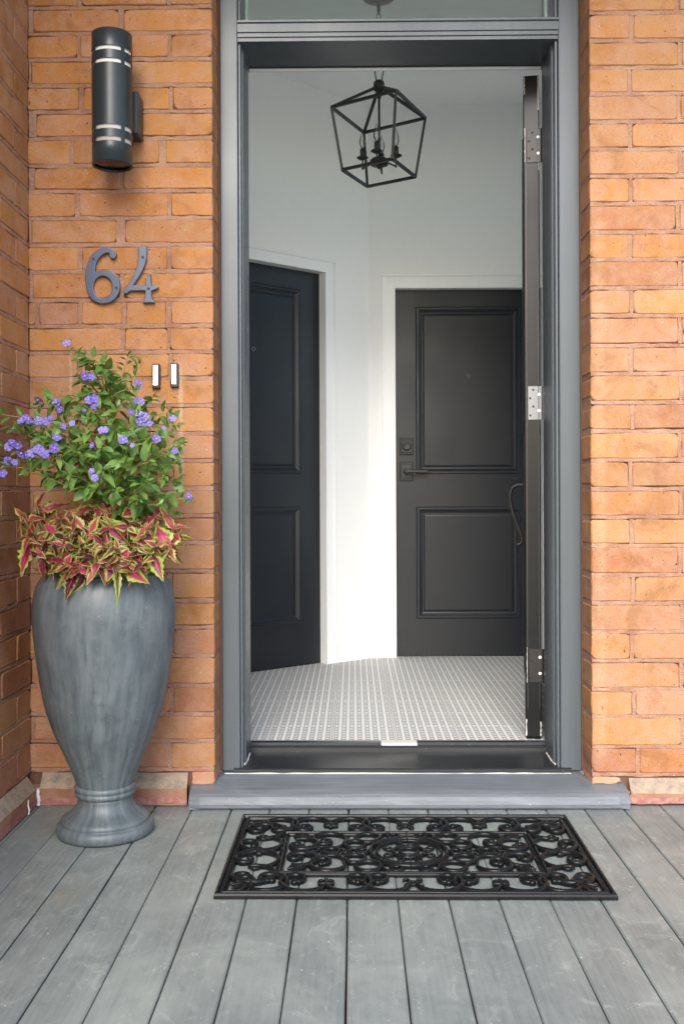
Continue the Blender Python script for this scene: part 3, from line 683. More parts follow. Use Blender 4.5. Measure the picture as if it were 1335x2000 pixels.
hw = obj('added_side_window', join(box(1.14, 1.18, wy0 + 0.001, wy0 + 0.045, wz0 + 0.001, wz1 - 0.001), box(1.14, 1.18, wy1 - 0.045, wy1 - 0.001, wz0 + 0.001, wz1 - 0.001), box(1.14, 1.18, wy0 + 0.0455, wy1 - 0.0455, wz0 + 0.001, wz0 + 0.045), box(1.14, 1.18, wy0 + 0.0455, wy1 - 0.0455, wz1 - 0.045, wz1 - 0.001)), 'white_trim', hr)
obj('added_window_pane', box(1.157, 1.161, wy0 + 0.046, wy1 - 0.046, wz0 + 0.0455, wz1 - 0.0455), 'clear_glass', hw)
struct('hall_left_wall', box(-1.2, -1.02, 3.12, 4.3, FZ - 0.05, CZ + 0.05), 'white_wall')
struct('hall_front_wall', join(box(-1.2, -0.391, 3.115, 3.318, -0.05, CZ + 0.05), box(0.673, 1.2, 3.115, 3.318, -0.05, CZ + 0.05), box(-0.391, 0.673, 3.115, 3.318, ZT, CZ + 0.05)), 'white_wall')
# skirting boards
sk = lambda s0, s1: join(diag(s0, s1, 0.001, 0.013, FZ + 0.001, FZ + 0.095), diag(s0, s1, 0.001, 0.008, FZ + 0.0955, FZ + 0.112))
tag(obj('skirting_board', sk(0.012, ls0 - 0.062), 'white_trim'), 'short white skirting board on the angled wall between the two dark doors', 'skirting board')
tag(obj('skirting_board', join(box(C.x + 0.012, fx0 - 0.066, YB - 0.013, YB - 0.001, FZ + 0.001, FZ + 0.115), box(C.x + 0.012, fx0 - 0.066, YB - 0.008, YB - 0.001, FZ + 0.1155, FZ + 0.132)), 'white_trim'), 'white skirting board at the foot of the back wall left of the far door', 'skirting board')
# white door casings
ct = thing('door_casing', 'white painted wooden trim around the far charcoal door', 'door trim', (0.577, YB, FZ))
for a, b in ((fx0 - 0.062, fx0 + 0.001), (fx1 - 0.001, fx1 + 0.062)):
    lo, hi = (a, b); inner = b if a < 0.5 else a
    obj('side_trim', join(bbox(a, b, YB - 0.014, YB - 0.001, FZ + 0.001, fz1 + 0.062, 0.002)), 'white_trim', ct)
    e = a if a < 0.5 else b - 0.010
    obj('back_band', bbox(e, e + 0.010, YB - 0.020, YB - 0.0142, FZ + 0.001, fz1 + 0.062, 0.002), 'white_trim', ct)
    jx = (b - 0.001, b + 0.005) if a < 0.5 else (a - 0.005, a + 0.001)
    obj('side_jamb', box(jx[0], jx[1], YB - 0.0135, 5.088, FZ + 0.001, fz1), 'white_trim', ct)
obj('head_trim', bbox(fx0 + 0.0012, fx1 - 0.0012, YB - 0.014, YB - 0.001, fz1 - 0.001, fz1 + 0.062, 0.002), 'white_trim', ct)
obj('back_band', bbox(fx0 - 0.052, fx1 + 0.052, YB - 0.020, YB - 0.0142, fz1 + 0.052, fz1 + 0.062, 0.002), 'white_trim', ct)
obj('head_jamb', box(fx0 + 0.0055, fx1 - 0.0055, YB - 0.013, 5.088, fz1 - 0.005, fz1 - 0.0005), 'white_trim', ct)
p0 = C + dd * 0.64
cl = thing('door_casing', 'white painted wooden trim around the charcoal door set in the angled wall', 'door trim', (p0.x, p0.y, FZ))
for s0, s1, e in ((ls0 - 0.055, ls0 + 0.001, ls0 - 0.055), (ls1 - 0.001, ls1 + 0.055, ls1 + 0.045)):
    obj('side_trim', diag(s0, s1, 0.001, 0.012, FZ + 0.001, lz1 + 0.055), 'white_trim', cl)
    obj('back_band', diag(e, e + 0.010, 0.0122, 0.019, FZ + 0.001, lz1 + 0.055), 'white_trim', cl)
obj('head_trim', diag(ls0 + 0.0012, ls1 - 0.0012, 0.001, 0.012, lz1 - 0.001, lz1 + 0.055), 'white_trim', cl)
obj('back_band', diag(ls0 - 0.0445, ls1 + 0.0445, 0.0122, 0.019, lz1 + 0.045, lz1 + 0.055), 'white_trim', cl)
for s0, s1 in ((ls0, ls0 + 0.0055), (ls1 - 0.0055, ls1)): obj('side_jamb', diag(s0, s1, -0.108, 0.0115, FZ + 0.001, lz1), 'white_trim', cl)
obj('head_jamb', diag(ls0 + 0.006, ls1 - 0.006, -0.108, 0.0115, lz1 - 0.005, lz1 - 0.0005), 'white_trim', cl)

# ------------------------------------------------------------------ panelled hall doors
def panel_door(root, w, h, panels, place):
    # built in door space: x 0..w, y 0 = face (negative towards the viewer), z 0..h
    th = 0.042; x0, x1 = panels[0][0], panels[0][1]
    zs = sorted([(p[2], p[3]) for p in panels])
    pieces = [box(0, x0, 0, th, 0, h), box(x1, w, 0, th, 0, h), box(x0, x1, 0, th, 0, zs[0][0]), box(x0, x1, 0, th, zs[0][1], zs[1][0]), box(x0, x1, 0, th, zs[1][1], h)]
    put = lambda g: ([place(*p) for p in g[0]], g[1])
    obj('slab', put(join(*pieces)), 'door_charcoal', root)
    for (a, b, c, d) in panels:
        pn = obj('panel', put(join(box(a, b, 0.007, th - 0.004, c, d))), 'door_charcoal', root)
        # raised field with sloping margins
        m = 0.036; e = 0.058
        v = [(a + q, y, c + q2) for q, y, q2 in ()]
        def rect(i, y): return [(a + i, y, c + i), (b - i, y, c + i), (b - i, y, d - i), (a + i, y, d - i)]
        rings = [rect(0.0005, -0.0005), rect(0.006, -0.0035), rect(0.014, -0.0035), rect(0.022, 0.002), rect(0.028, 0.0055), rect(0.032, 0.0065)]
        V = sum(rings, []); F = []
        for i in range(len(rings) - 1):
            for k in range(4): F.append((i * 4 + k, i * 4 + (k + 1) % 4, i * 4 + 4 + (k + 1) % 4, i * 4 + 4 + k))
        obj('moulding', put((V, F)), 'door_charcoal', pn)
        rings = [rect(0.036, 0.0068), rect(0.044, 0.0035), rect(0.048, 0.0028)]
        V = sum(rings, []); F = [(8, 9, 10, 11)]
        for i in range(2):
            for k in range(4): F.append((i * 4 + k, i * 4 + (k + 1) % 4, i * 4 + 4 + (k + 1) % 4, i * 4 + 4 + k))
        obj('field', put((V, F)), 'door_charcoal', pn)
k = DB / FX
X0, Zb, Zt = (773 - HX) * k, FZ + 0.003, CH - (567 - HY) * k
rb = thing('panel_door', 'charcoal two panel door with black lever and deadbolt on the back wall', 'door', (X0 + 0.36, DB, FZ), 'charcoal hall doors')
pz = lambda y: CH - (y - HY) * k - Zb
pnls = [((812 - 773) * k, (1016 - 773) * k, pz(927), pz(600)), ((813 - 773) * k, (1016 - 773) * k, pz(1209), pz(990))]
pnls[1] = (pnls[0][0], pnls[0][1], pnls[1][2], pnls[1][3])
panel_door(rb, 0.730, Zt - Zb, pnls, lambda x, y, z: (X0 + x, DB + y, Zb + z))
def lock_parts(root, P):
    pass
bx = lambda px: (px - HX) * k
bz = lambda py: CH - (py - HY) * k
pl = obj('deadbolt', join(bbox(bx(780), bx(807), DB - 0.010, DB - 0.0006, bz(889), bz(856), 0.003), bbox(bx(783), bx(804), DB - 0.014, DB - 0.0102, bz(885.5), bz(859.5), 0.003)), 'iron', rb)
obj('cylinder', lathe([(0.022, DB - 0.0142), (0.022, DB - 0.022), (0.018, DB - 0.026), (0.014, DB - 0.024), (0.006, DB - 0.024)], (bx(793.5), 0, bz(872)), 24, 'y'), 'iron', pl, True)
pl = obj('lever_plate', join(bbox(bx(780), bx(807), DB - 0.010, DB - 0.0006, bz(940), bz(903), 0.003), bbox(bx(783), bx(804), DB - 0.014, DB - 0.0102, bz(936.5), bz(906.5), 0.003)), 'iron', rb)
obj('lever', join(lathe([(0.015, DB - 0.0142), (0.013, DB - 0.03), (0.011, DB - 0.055), (0.011, DB - 0.062)], (bx(793), 0, bz(921)), 20, 'y'),
    bbox(bx(790), bx(833), DB - 0.066, DB - 0.052, bz(924), bz(918.5), 0.003)), 'iron', pl)
def peephole(root, p, ndir):
    R3 = Vector((0, 0, 1)).rotation_difference(Vector(ndir)).to_matrix()
    g = lathe([(0.0115, 0.0), (0.0115, 0.004), (0.009, 0.006), (0.006, 0.006), (0.0055, 0.004)], (0, 0, 0), 20)
    o = obj('peephole', ([Vector(p) + R3 @ Vector(q) for q in g[0]], g[1]), 'steel', root, True)
    g = lathe([(0.0055, 0.0045), (0.003, 0.0058), (0.001, 0.0062)], (0, 0, 0), 16)
    obj('lens', ([Vector(p) + R3 @ Vector(q) for q in g[0]], g[1]), 'plastic_black', o, True)
peephole(rb, (bx(914.5), DB + 0.0027, bz(735.5)), (0, -1, 0))
lp = thing('panel_door', 'dark charcoal two panel door set in the angled wall, partly behind the frame', 'door', (0, 0, 0), 'charcoal hall doors')
LW, LH = 0.730, lz1 - FZ - 0.009
q0 = C + dd * (ls0 + 0.006) - nn * 0.04
lp.location = (q0.x + dd.x * 0.36, q0.y + dd.y * 0.36, FZ)
def pd(x, y, z):
    q = q0 + dd * (LW - x) - nn * y          # hinge side away, right edge near the corner
    return (q.x, q.y, FZ + 0.003 + z)
panel_door(lp, LW, LH, [(0.115, 0.615, 0.915, LH - 0.09), (0.115, 0.615, 0.205, 0.76)], pd)
pp = pd(LW - 0.385, 0.0027, 1.49); peephole(lp, pp, (nn.x, nn.y, 0))

# ------------------------------------------------------------------ open front door, seen edge-on
ta = rad(9.5); U = Vector((math.sin(ta), math.cos(ta), 0)); NX = Vector((-math.cos(ta), math.sin(ta), 0))   # along the door, outside face
E = Vector((0.596, 3.325, 0)); DT = 0.052; DZ0, DZ1 = FZ + 0.006, 2.318
fd = thing('front_door', 'glossy black front door standing open, seen along its hinge edge', 'front door', (E.x, E.y, FZ))
def fdp(s, o, z): p = E + U * s + NX * o; return (p.x, p.y, z)
def fbox(s0, s1, o0, o1, z0, z1, b=0.0): 
    g = bbox(s0, s1, o0, o1, z0, z1, b) if b else box(s0, s1, o0, o1, z0, z1)
    return fixn([fdp(*p) for p in g[0]], g[1])
obj('slab', fbox(0, 0.945, -DT / 2, DT / 2, DZ0, DZ1, 0.003), 'door_black', fd)
for a, b in ((0.15, 0.78),):
    obj('panel_mould', fbox(a, b, DT / 2 + 0.0002, DT / 2 + 0.004, 0.30, 0.86, 0.0015), 'door_black', fd)
    obj('panel_mould', fbox(a, b, DT / 2 + 0.0002, DT / 2 + 0.004, 1.15, 2.16, 0.0015), 'door_black', fd)
# grooved weather seals on both arrises of the hinge edge, with bare ends
for o_ in (-DT / 2 + 0.005, DT / 2 - 0.008):
    obj('edge_seal', fbox(-0.0035, -0.0004, o_ - 0.0012, o_ + 0.0016, 0.21, 2.12), 'iron', fd)
for (o_, z0, z1, w) in ((-DT / 2 + 0.003, 2.20, 2.316, 0.003), (DT / 2 - 0.003, 2.255, 2.314, 0.0026), (-DT / 2 + 0.002, 0.118, 0.165, 0.003), (DT / 2 - 0.003, 0.118, 0.172, 0.003), (DT / 2 - 0.005, 2.03, 2.142, 0.0022), (DT / 2 - 0.006, 0.295, 0.412, 0.0018), (-DT / 2 + 0.002, 2.0, 2.03, 0.0015)):
    n = 10; obj('bare_edge', tube([fdp(-0.0012, o_ + R.uniform(-0.0006, 0.0006), z0 + (z1 - z0) * i / n) for i in range(n + 1)], [w * R.uniform(0.35, 1) for _ in range(n + 1)], 5), 'chalk', fd)
for zc, mt, lab in ((2.082, 'bronze', None), (1.226, 'steel', 'paler metal middle hinge'), (0.352, 'bronze', None)):  # middle hinge gets a paler metal than the other two
    hg = obj('hinge', fbox(-0.0032, -0.0003, -DT / 2 - 0.006, DT / 2 - 0.012, zc - 0.056, zc + 0.056, 0.0006), mt, fd)
    if lab: hg['label'] = lab
    kp = Vector(fdp(-0.004, -DT / 2 - 0.010, 0))
    kn = []
    for q in range(5): kn.append(lathe([(0.0055, zc - 0.056 + q * 0.0224 + 0.0006), (0.0062, zc - 0.056 + q * 0.0224 + 0.0012), (0.0062, zc - 0.056 + (q + 1) * 0.0224 - 0.0012), (0.0055, zc - 0.056 + (q + 1) * 0.0224 - 0.0006)], (kp.x, kp.y, 0), 16))
    obj('knuckle', join(*kn), mt, hg)
    for (o_, dz) in ((-0.003, 0.044), (0.007, 0.016), (-0.003, -0.012), (0.007, -0.041)):
        g = lathe([(0.0038, 0), (0.0038, 0.0006), (0.0030, 0.0012), (0.0012, 0.0012), (0.001, 0.0004)], (0, 0, 0), 14)
        RM = Vector((0, 0, 1)).rotation_difference(-U).to_matrix()
        obj('screw', ([Vector(fdp(-0.0032, o_, zc + dz)) + RM @ Vector(p) for p in g[0]], g[1]), 'screw_dark' if mt == 'steel' else 'bronze', hg, True)
    for dz in (0.028, -0.026):  # solid pale discs painted in for light showing through the hinge gaps
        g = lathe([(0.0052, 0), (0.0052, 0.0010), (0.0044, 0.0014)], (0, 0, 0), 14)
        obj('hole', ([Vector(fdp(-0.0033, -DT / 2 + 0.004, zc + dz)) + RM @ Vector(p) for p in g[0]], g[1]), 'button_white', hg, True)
obj('door_sweep', fbox(0.002, 0.943, -DT / 2 + 0.004, DT / 2 - 0.004, FZ + 0.0008, DZ0 - 0.0002), 'rubber', fd)
hp = [(0.0, 0.962), (0.022, 0.962), (0.044, 0.950), (0.055, 0.920), (0.052, 0.880), (0.040, 0.835), (0.024, 0.790), (0.010, 0.752), (0.006, 0.732), (0.013, 0.716), (0.028, 0.712)]
pull = obj('pull_handle', tube([fdp(0.865, DT / 2 + 0.002 + o_.x, o_.y) for o_ in crom([(a, b, 0) for a, b in hp], 6)], 0.0086, 10), 'iron', fd, True)
obj('backplate', fbox(0.845, 0.885, DT / 2 + 0.0003, DT / 2 + 0.0035, 0.725, 1.03, 0.0015), 'iron', pull)
obj('thumb_latch', tube([fdp(0.865, DT / 2 + 0.003 + a, b) for a, b in ((0, 0.992), (0.02, 0.992), (0.034, 0.988), (0.044, 0.991))], [0.003, 0.004, 0.006, 0.005], 8, sq=0.5), 'iron', pull, True)

# ------------------------------------------------------------------ pendant lantern
L0 = Vector((0.105, 3.87)); zA, zU, zL = CH + 1.590, CH + 1.487, CH + 1.2515
la = thing('pendant_lantern', 'black iron lantern with four candle bulbs hanging from the hall ceiling', 'pendant light', (L0.x, L0.y, CZ))
def corner(px, py, z): y = (z - CH) * FX / (HY - py); return Vector(((px - HX) / FX * y, y))
rot = math.atan2(-0.225, 0.060); hu, hl = 0.219, 0.171
def cr(r, z): return [Vector((L0.x + r * q * math.cos(a), L0.y + r * q * math.sin(a), z)) for q, a in ((1, rot), (0.88, rot + rad(93)), (1, rot + math.pi), (0.88, rot + rad(273)))]
cu, clo = cr(hu, zU), cr(hl, zL); hub = Vector((L0.x, L0.y, zA)); br = 0.0072
bar = lambda a, b, r=br: tube([a, b], r, 4)
for k in range(4):
    obj('cage_bar', bar(cu[k], cu[(k + 1) % 4]), 'iron', la); obj('cage_bar', bar(clo[k], clo[(k + 1) % 4]), 'iron', la)
    obj('cage_bar', bar(cu[k], clo[k]), 'iron', la); obj('cage_bar', bar(hub + (cu[k] - hub).normalized() * 0.012, cu[k]), 'iron', la)
obj('hub', lathe([(0.012, zA + 0.022), (0.020, zA + 0.016), (0.022, zA + 0.004), (0.022, zA - 0.014), (0.016, zA - 0.020), (0.010, zA - 0.022), (0.008, zA - 0.045), (0.006, zA - 0.048)][::-1], (L0.x, L0.y, 0), 24), 'iron', la, True)
obj('stem', tube([(L0.x, L0.y, zA - 0.04), (L0.x, L0.y, zL + 0.055)], 0.0048, 10), 'iron', la, True)
tr = Vector((math.cos(0.35), math.sin(0.35), 0))
hb = Vector((L0.x, L0.y, zA + 0.015))
hook = [hb - tr * 0.010, hb - tr * 0.021 + Vector((0, 0, 0.062)), hb + tr * 0.021 + Vector((0, 0, 0.062)), hb + tr * 0.010]
obj('hook', join(*[bar(hook[i], hook[i + 1], 0.0032) for i in range(3)]), 'iron', la)
z = zA + 0.070; kk = 0
while z < CZ - 0.075:
    e = []
    for q in range(14):
        a = 2 * math.pi * q / 14; w = 0.0075 * math.cos(a); h_ = 0.0165 * math.sin(a)
        e.append(Vector((L0.x + (w if kk % 2 else 0), L0.y + (0 if kk % 2 else w), z + 0.012 + h_)))
    obj('chain_link', tube(e, 0.0021, 6, True), 'iron', la, True); z += 0.0265; kk += 1
obj('canopy', lathe([(0.004, CZ - 0.082), (0.007, CZ - 0.075), (0.007, CZ - 0.045), (0.030, CZ - 0.040), (0.062, CZ - 0.026), (0.066, CZ - 0.012), (0.066, CZ - 0.001)], (L0.x, L0.y, 0), 32), 'iron', la, True)
zP = zL + 0.040
obj('base_plate', lathe([(0.004, zP - 0.024), (0.008, zP - 0.020), (0.009, zP - 0.012), (0.034, zP - 0.008), (0.036, zP - 0.003), (0.036, zP + 0.010), (0.026, zP + 0.018), (0.006, zP + 0.020)], (L0.x, L0.y, 0), 28), 'iron', la, True)
for k in range(4):
    a = rot + math.pi / 4 + k * math.pi / 2 + 0.35; d = Vector((math.cos(a), math.sin(a), 0)); rc = 0.066
    p = Vector((L0.x, L0.y, zP - 0.004)) + d * rc
    ca = obj('candle_arm', join(bar(Vector((L0.x, L0.y, zP)) + d * 0.03, p - Vector((0, 0, 0.014)), 0.0042), bar(p - Vector((0, 0, 0.018)), p + Vector((0, 0, 0.026)), 0.0042)), 'iron', la)
    obj('drip_pan', lathe([(0.005, p.z + 0.020), (0.012, p.z + 0.021), (0.023, p.z + 0.028), (0.0225, p.z + 0.0295), (0.010, p.z + 0.025)], (p.x, p.y, 0), 24), 'iron', ca, True)
    obj('candle_sleeve', lathe([(0.0095, p.z + 0.024), (0.0095, p.z + 0.062), (0.007, p.z + 0.063)], (p.x, p.y, 0), 18), 'iron', ca, True)
    b0 = p.z + 0.064
    obj('bulb', lathe([(0.006, b0), (0.0075, b0 + 0.006), (0.0115, b0 + 0.018), (0.0125, b0 + 0.027), (0.0105, b0 + 0.040), (0.006, b0 + 0.054), (0.0022, b0 + 0.066), (0.0008, b0 + 0.070)], (p.x, p.y, 0), 18), 'bulb_glass', ca, True)
    obj('filament', join(tube([(p.x - 0.003, p.y, b0), (p.x - 0.002, p.y, b0 + 0.035)], 0.0006, 4), tube([(p.x + 0.003, p.y, b0), (p.x + 0.002, p.y, b0 + 0.035)], 0.0006, 4), lathe([(0.0065, b0 - 0.001), (0.0065, b0 + 0.004)], (p.x, p.y, 0), 12)), 'steel', ca)

# ------------------------------------------------------------------ wall sconce
SX, SY, SR, SZ0, SZ1 = -0.687, 2.850, 0.0572, CH + 0.948, CH + 1.322
sc = thing('wall_sconce', 'dark cylindrical up and down wall light with pale slots on the brick', 'wall light', (SX, YW, (SZ0 + SZ1) / 2))
def cylpt(r, a, z): return Vector((SX + r * math.sin(a), SY - r * math.cos(a), z))      # a = 0 faces the porch
slotz = sorted([CH + q for q in (1.266, 1.230, 1.043, 1.009)])
sh = 0.0058; zl = [SZ0] + sum([[q - sh, q + sh] for q in slotz], []) + [SZ1]
SEG = 72; half = 39.0
def inslot(a): 
    d = math.degrees(a) % 90; d = min(d, 90 - d); return d < half - 0.1
al = [2 * math.pi * i / SEG for i in range(SEG)]
al = sorted(set([round(a, 6) for a in al] + [round(rad(q * 90 + s * half) % (2 * math.pi), 6) for q in range(4) for s in (-1, 1)]))
V, F = [], []; n = len(al)
for z in zl:
    for a in al: V.append(cylpt(SR, a, z))
for i in range(len(zl) - 1):
    for q in range(n):
        a0, a1 = al[q], al[(q + 1) % n] + (2 * math.pi if q == n - 1 else 0)
        if i % 2 == 1 and inslot((a0 + a1) / 2): continue
        F.append((i * n + q, i * n + (q + 1) % n, (i + 1) * n + (q + 1) % n, (i + 1) * n + q))
m = len(V)
# rolled rims, top and bottom
for z0, s in ((SZ0, 1), (SZ1, -1)):
    base = len(V)
    for r, dz in ((SR - 0.001, -0.0008 * s), (SR - 0.006, -0.0008 * s), (SR - 0.007, 0.004 * s)):
        for a in al: V.append(cylpt(r, a, z0 + dz))
    e = 0 if s == 1 else (len(zl) - 1) * n
    lay_ = [e, base, base + n, base + 2 * n]
    for i in range(3):
        for q in range(n): F.append((lay_[i] + q, lay_[i] + (q + 1) % n, lay_[i + 1] + (q + 1) % n, lay_[i + 1] + q))
bd = obj('shade', (V, F), 'sconce_metal', sc, True)
dv = lathe([(SR - 0.0035, SZ0 + 0.03), (SR - 0.0035, SZ1 - 0.03)], (SX, SY, 0), 48)
obj('diffuser', dv, 'sconce_slot', sc, True)
for z, nm in ((SZ0 + 0.006, 'lens'), (SZ1 - 0.008, 'lens')):
    obj(nm, lathe([(SR - 0.0072, z), (SR - 0.0072, z + 0.002)], (SX, SY, 0), 40), 'lens_glass', sc)
obj('lamp_base', lathe([(0.040, SZ0 + 0.029), (0.046, SZ0 + 0.020), (0.047, SZ0 + 0.0095)][::-1], (SX, SY, 0), 32, cap=False), 'chalk', sc, True)
obj('lamp_bulb', lathe([(0.004, SZ0 + 0.011), (0.016, SZ0 + 0.013), (0.024, SZ0 + 0.019), (0.026, SZ0 + 0.028)], (SX, SY, 0), 28), 'bulb_glass', sc, True)
zb0, zb1 = CH + (HY - 270) / FX * 2.95, CH + (HY - 187) / FX * 2.95
mp_ = obj('mount_box', bbox(SX - 0.060, SX + 0.064, SY + SR - 0.006, YW - 0.0015, zb0, zb1, 0.004), 'sconce_metal', sc)
g = lathe([(0.0035, 0), (0.0035, 0.001), (0.0012, 0.0012)], (0, 0, 0), 12); RM = Vector((0, 0, 1)).rotation_difference(Vector((1, 0, 0))).to_matrix()
obj('screw', ([Vector((SX + 0.064, 2.926, (zb0 + zb1) / 2)) + RM @ Vector(p) for p in g[0]], g[1]), 'plastic_black', mp_)

# ------------------------------------------------------------------ house number
def digit(name, label, outer, hole, screws):
    cu_ = bpy.data.curves.new(name, 'CURVE'); cu_.dimensions = '2D'; cu_.fill_mode = 'BOTH'; cu_.extrude = 0.0042; cu_.bevel_depth = 0.0022; cu_.bevel_resolution = 2; cu_.offset = -0.0015
    for loop in [outer] + ([hole] if hole else []):
        sp = cu_.splines.new('POLY'); sp.points.add(len(loop) - 1); sp.use_cyclic_u = True
        for q, (zx, zy_) in zip(sp.points, loop):
            w = at(140 + zx / 6.675, 460 + zy_ / 6.675, YW - 0.008); q.co = (w.x, w.z, 0, 1)
    tmp = link(bpy.data.objects.new('tmp', cu_)); dg = bpy.context.evaluated_depsgraph_get()
    me = bpy.data.meshes.new_from_object(tmp.evaluated_get(dg)); bpy.data.objects.remove(tmp); bpy.data.curves.remove(cu_)
    vs = [Vector((p.co.x, YW - 0.0075 - p.co.z, p.co.y)) for p in me.vertices]; fs = [tuple(p.vertices) for p in me.polygons]
    th_ = thing(name, label, 'house number', (sum(p.x for p in vs) / len(vs), YW, min(p.z for p in vs)), 'house number digits')
    obj('plate', (vs, fs), 'number_metal', th_); bpy.data.meshes.remove(me)
    for zx, zy_ in screws:
        w = at(140 + zx / 6.675, 460 + zy_ / 6.675, YW - 0.014)
        s_ = obj('screw', lathe([(0.0042, w.y - 0.0002), (0.0042, w.y - 0.0010), (0.0034, w.y - 0.0016), (0.0016, w.y - 0.0016), (0.0014, w.y - 0.0004)], (w.x, 0, w.z), 16, 'y'), 'screw_dark', th_, True)
cs = lambda pts, n=5: [(p.x, p.y) for p in crom([(a, b, 0) for a, b in pts], n, True)]
six = cs([(500, 212), (506, 258), (540, 286), (576, 270), (592, 230), (576, 185), (530, 156), (450, 143), (360, 165), (290, 225), (235, 310), (201, 400), (187, 500), (190, 600), (206, 690), (240, 775), (300, 835), (378, 868), (452, 868), (532, 840), (592, 780), (626, 710), (635, 640), (620, 560), (575, 492), (510, 452), (435, 440), (370, 446), (318, 462), (312, 420), (320, 362), (345, 302), (385, 252), (430, 221), (475, 208)])
hole = [(414 + 127 * math.cos(a * math.pi / 20), 658 + 150 * math.sin(a * math.pi / 20)) for a in range(40)]
digit('number_six', 'sky tinted grey metal digit 6 screwed to the brick left of the 4', six, hole, [(292, 281), (588, 664)])
four = [(885, 135), (985, 130), (989, 200), (983, 285), (960, 375), (915, 475), (862, 560), (808, 636), (975, 642), (975, 545), (1037, 500), (1045, 640), (1108, 628), (1140, 660), (1122, 680), (1046, 712), (1047, 780), (1060, 825), (1087, 862), (938, 862), (962, 815), (971, 760), (970, 705), (780, 705), (750, 720), (720, 742), (690, 740), (682, 716), (752, 620), (822, 500), (866, 400), (882, 300), (886, 210)]
digit('number_four', 'sky tinted grey metal digit 4 screwed to the brick right of the 6', four, None, [(935, 264), (1009, 676)])

# ------------------------------------------------------------------ doorbells
for (pxc, y0, y1, lab) in ((305, 709, 757, 'black doorbell with white push bar nearer to the flowering shrub'), (341, 708, 755, 'black doorbell with white push bar nearer to the door frame')):
    a, b = at(pxc - 7.5, y1, YW - 0.012), at(pxc + 8.0, y0, YW - 0.012)
    db = thing('doorbell', lab, 'doorbell', ((a.x + b.x) / 2, YW, a.z), 'doorbells')
    obj('housing', bbox(a.x, b.x, YW - 0.016, YW - 0.0015, a.z, b.z, 0.002), 'plastic_black', db)
    pl = obj('face_plate', bbox(a.x + 0.0028, b.x - 0.0058, YW - 0.0195, YW - 0.0162, a.z + 0.008, b.z - 0.003, 0.0012), 'chrome', db)
    obj('button', bbox(a.x + 0.0052, b.x - 0.0085, YW - 0.0225, YW - 0.0197, a.z + 0.0165, b.z - 0.0135, 0.0010), 'button_white', db)
    for zz in (b.z - 0.0085,):
        obj('screw', lathe([(0.0024, YW - 0.0196), (0.0024, YW - 0.0205), (0.0012, YW - 0.0212)], ((a.x + b.x) / 2 - 0.0015, 0, zz), 12, 'y'), 'chalk', pl, True)
for px_, py_ in ((341, 700), (342, 773)):
    w = at(px_, py_, YW)
    obj('old_plug', lathe([(0.0042, YW + 0.002), (0.0042, YW - 0.0022), (0.0026, YW - 0.0032), (0.001, YW - 0.0026)], (w.x, 0, w.z), 14, 'y'), 'mortar', wallL, True)
w = at(1338, 650, YW)
pr = thing('cable_clip', 'small black round cable clip on brick at the right edge', 'cable clip', (w.x, YW, w.z))
obj('cap', lathe([(0.010, YW - 0.0012), (0.010, YW - 0.008), (0.007, YW - 0.011), (0.002, YW - 0.012)], (w.x, 0, w.z), 18, 'y'), 'plastic_black', pr, True)
obj('stud', lathe([(0.003, YW - 0.0118), (0.003, YW - 0.0150)], (w.x, 0, w.z), 10, 'y'), 'iron', pr)

# ------------------------------------------------------------------ planter
PX, PY = -0.683, 2.725
un = thing('planter_urn', 'tall blue grey footed urn planter standing in the porch corner', 'planter', (PX, PY, 0))
k = 2.715 / FX
body = [(0.0, 0.60), (0.150, 0.60), (0.158, 0.69)]
body = [(118 * k - 0.016, 0.640), (118 * k - 0.013, 0.704), (118 * k - 0.008, 0.709), (118 * k - 0.003, 0.709), (118 * k, 0.705), (124 * k, 0.694), (129 * k, 0.680), (133.5 * k, 0.658), (136.3 * k, 0.633), (137.2 * k, 0.606), (136.8 * k, 0.580), (135 * k, 0.545), (131.6 * k, 0.500), (128 * k, 0.462), (121.5 * k, 0.405), (114 * k, 0.352), (103 * k, 0.301), (91.5 * k, 0.260), (76.5 * k, 0.214), (63.5 * k, 0.170), (57 * k, 0.146), (54.5 * k, 0.136)]
o = obj('body', lathe(crom_ if False else [(p.x, p.y) for p in crom([(a, b, 0) for a, b in body], 3)][::-1], (PX, PY, 0), 72), 'urn', un, True, centre=(PX, PY, 0))
collar = [(54.3 * k, 0.1365), (58 * k, 0.134), (59.5 * k, 0.128), (58 * k, 0.122), (56.2 * k, 0.1195), (58 * k, 0.117), (58.6 * k, 0.112), (57 * k, 0.106), (53.5 * k, 0.103)]
obj('collar', lathe(collar[::-1], (PX, PY, 0), 72), 'urn', un, True, centre=(PX, PY, 0))
foot = [(53.3 * k, 0.1032), (52 * k, 0.096), (53.5 * k, 0.085), (58.5 * k, 0.071), (67 * k, 0.060), (77 * k, 0.053), (83 * k, 0.047), (85 * k, 0.041), (84.5 * k, 0.036), (84 * k, 0.0345), (89 * k, 0.0335), (92.5 * k, 0.027), (94 * k, 0.018), (93 * k, 0.008), (90 * k, 0.0015)]
obj('foot', lathe(foot[::-1], (PX, PY, 0), 72), 'urn', un, True, centre=(PX, PY, 0))
sv, sf = lathe([(0.001, 0.690), (0.05, 0.691), (0.10, 0.688), (0.149, 0.682)][::-1], (PX, PY, 0), 40)
obj('soil', ([Vector((p.x, p.y, p.z + R.uniform(-0.004, 0.006))) for p in map(Vector, sv)], sf), 'soil', un, True)

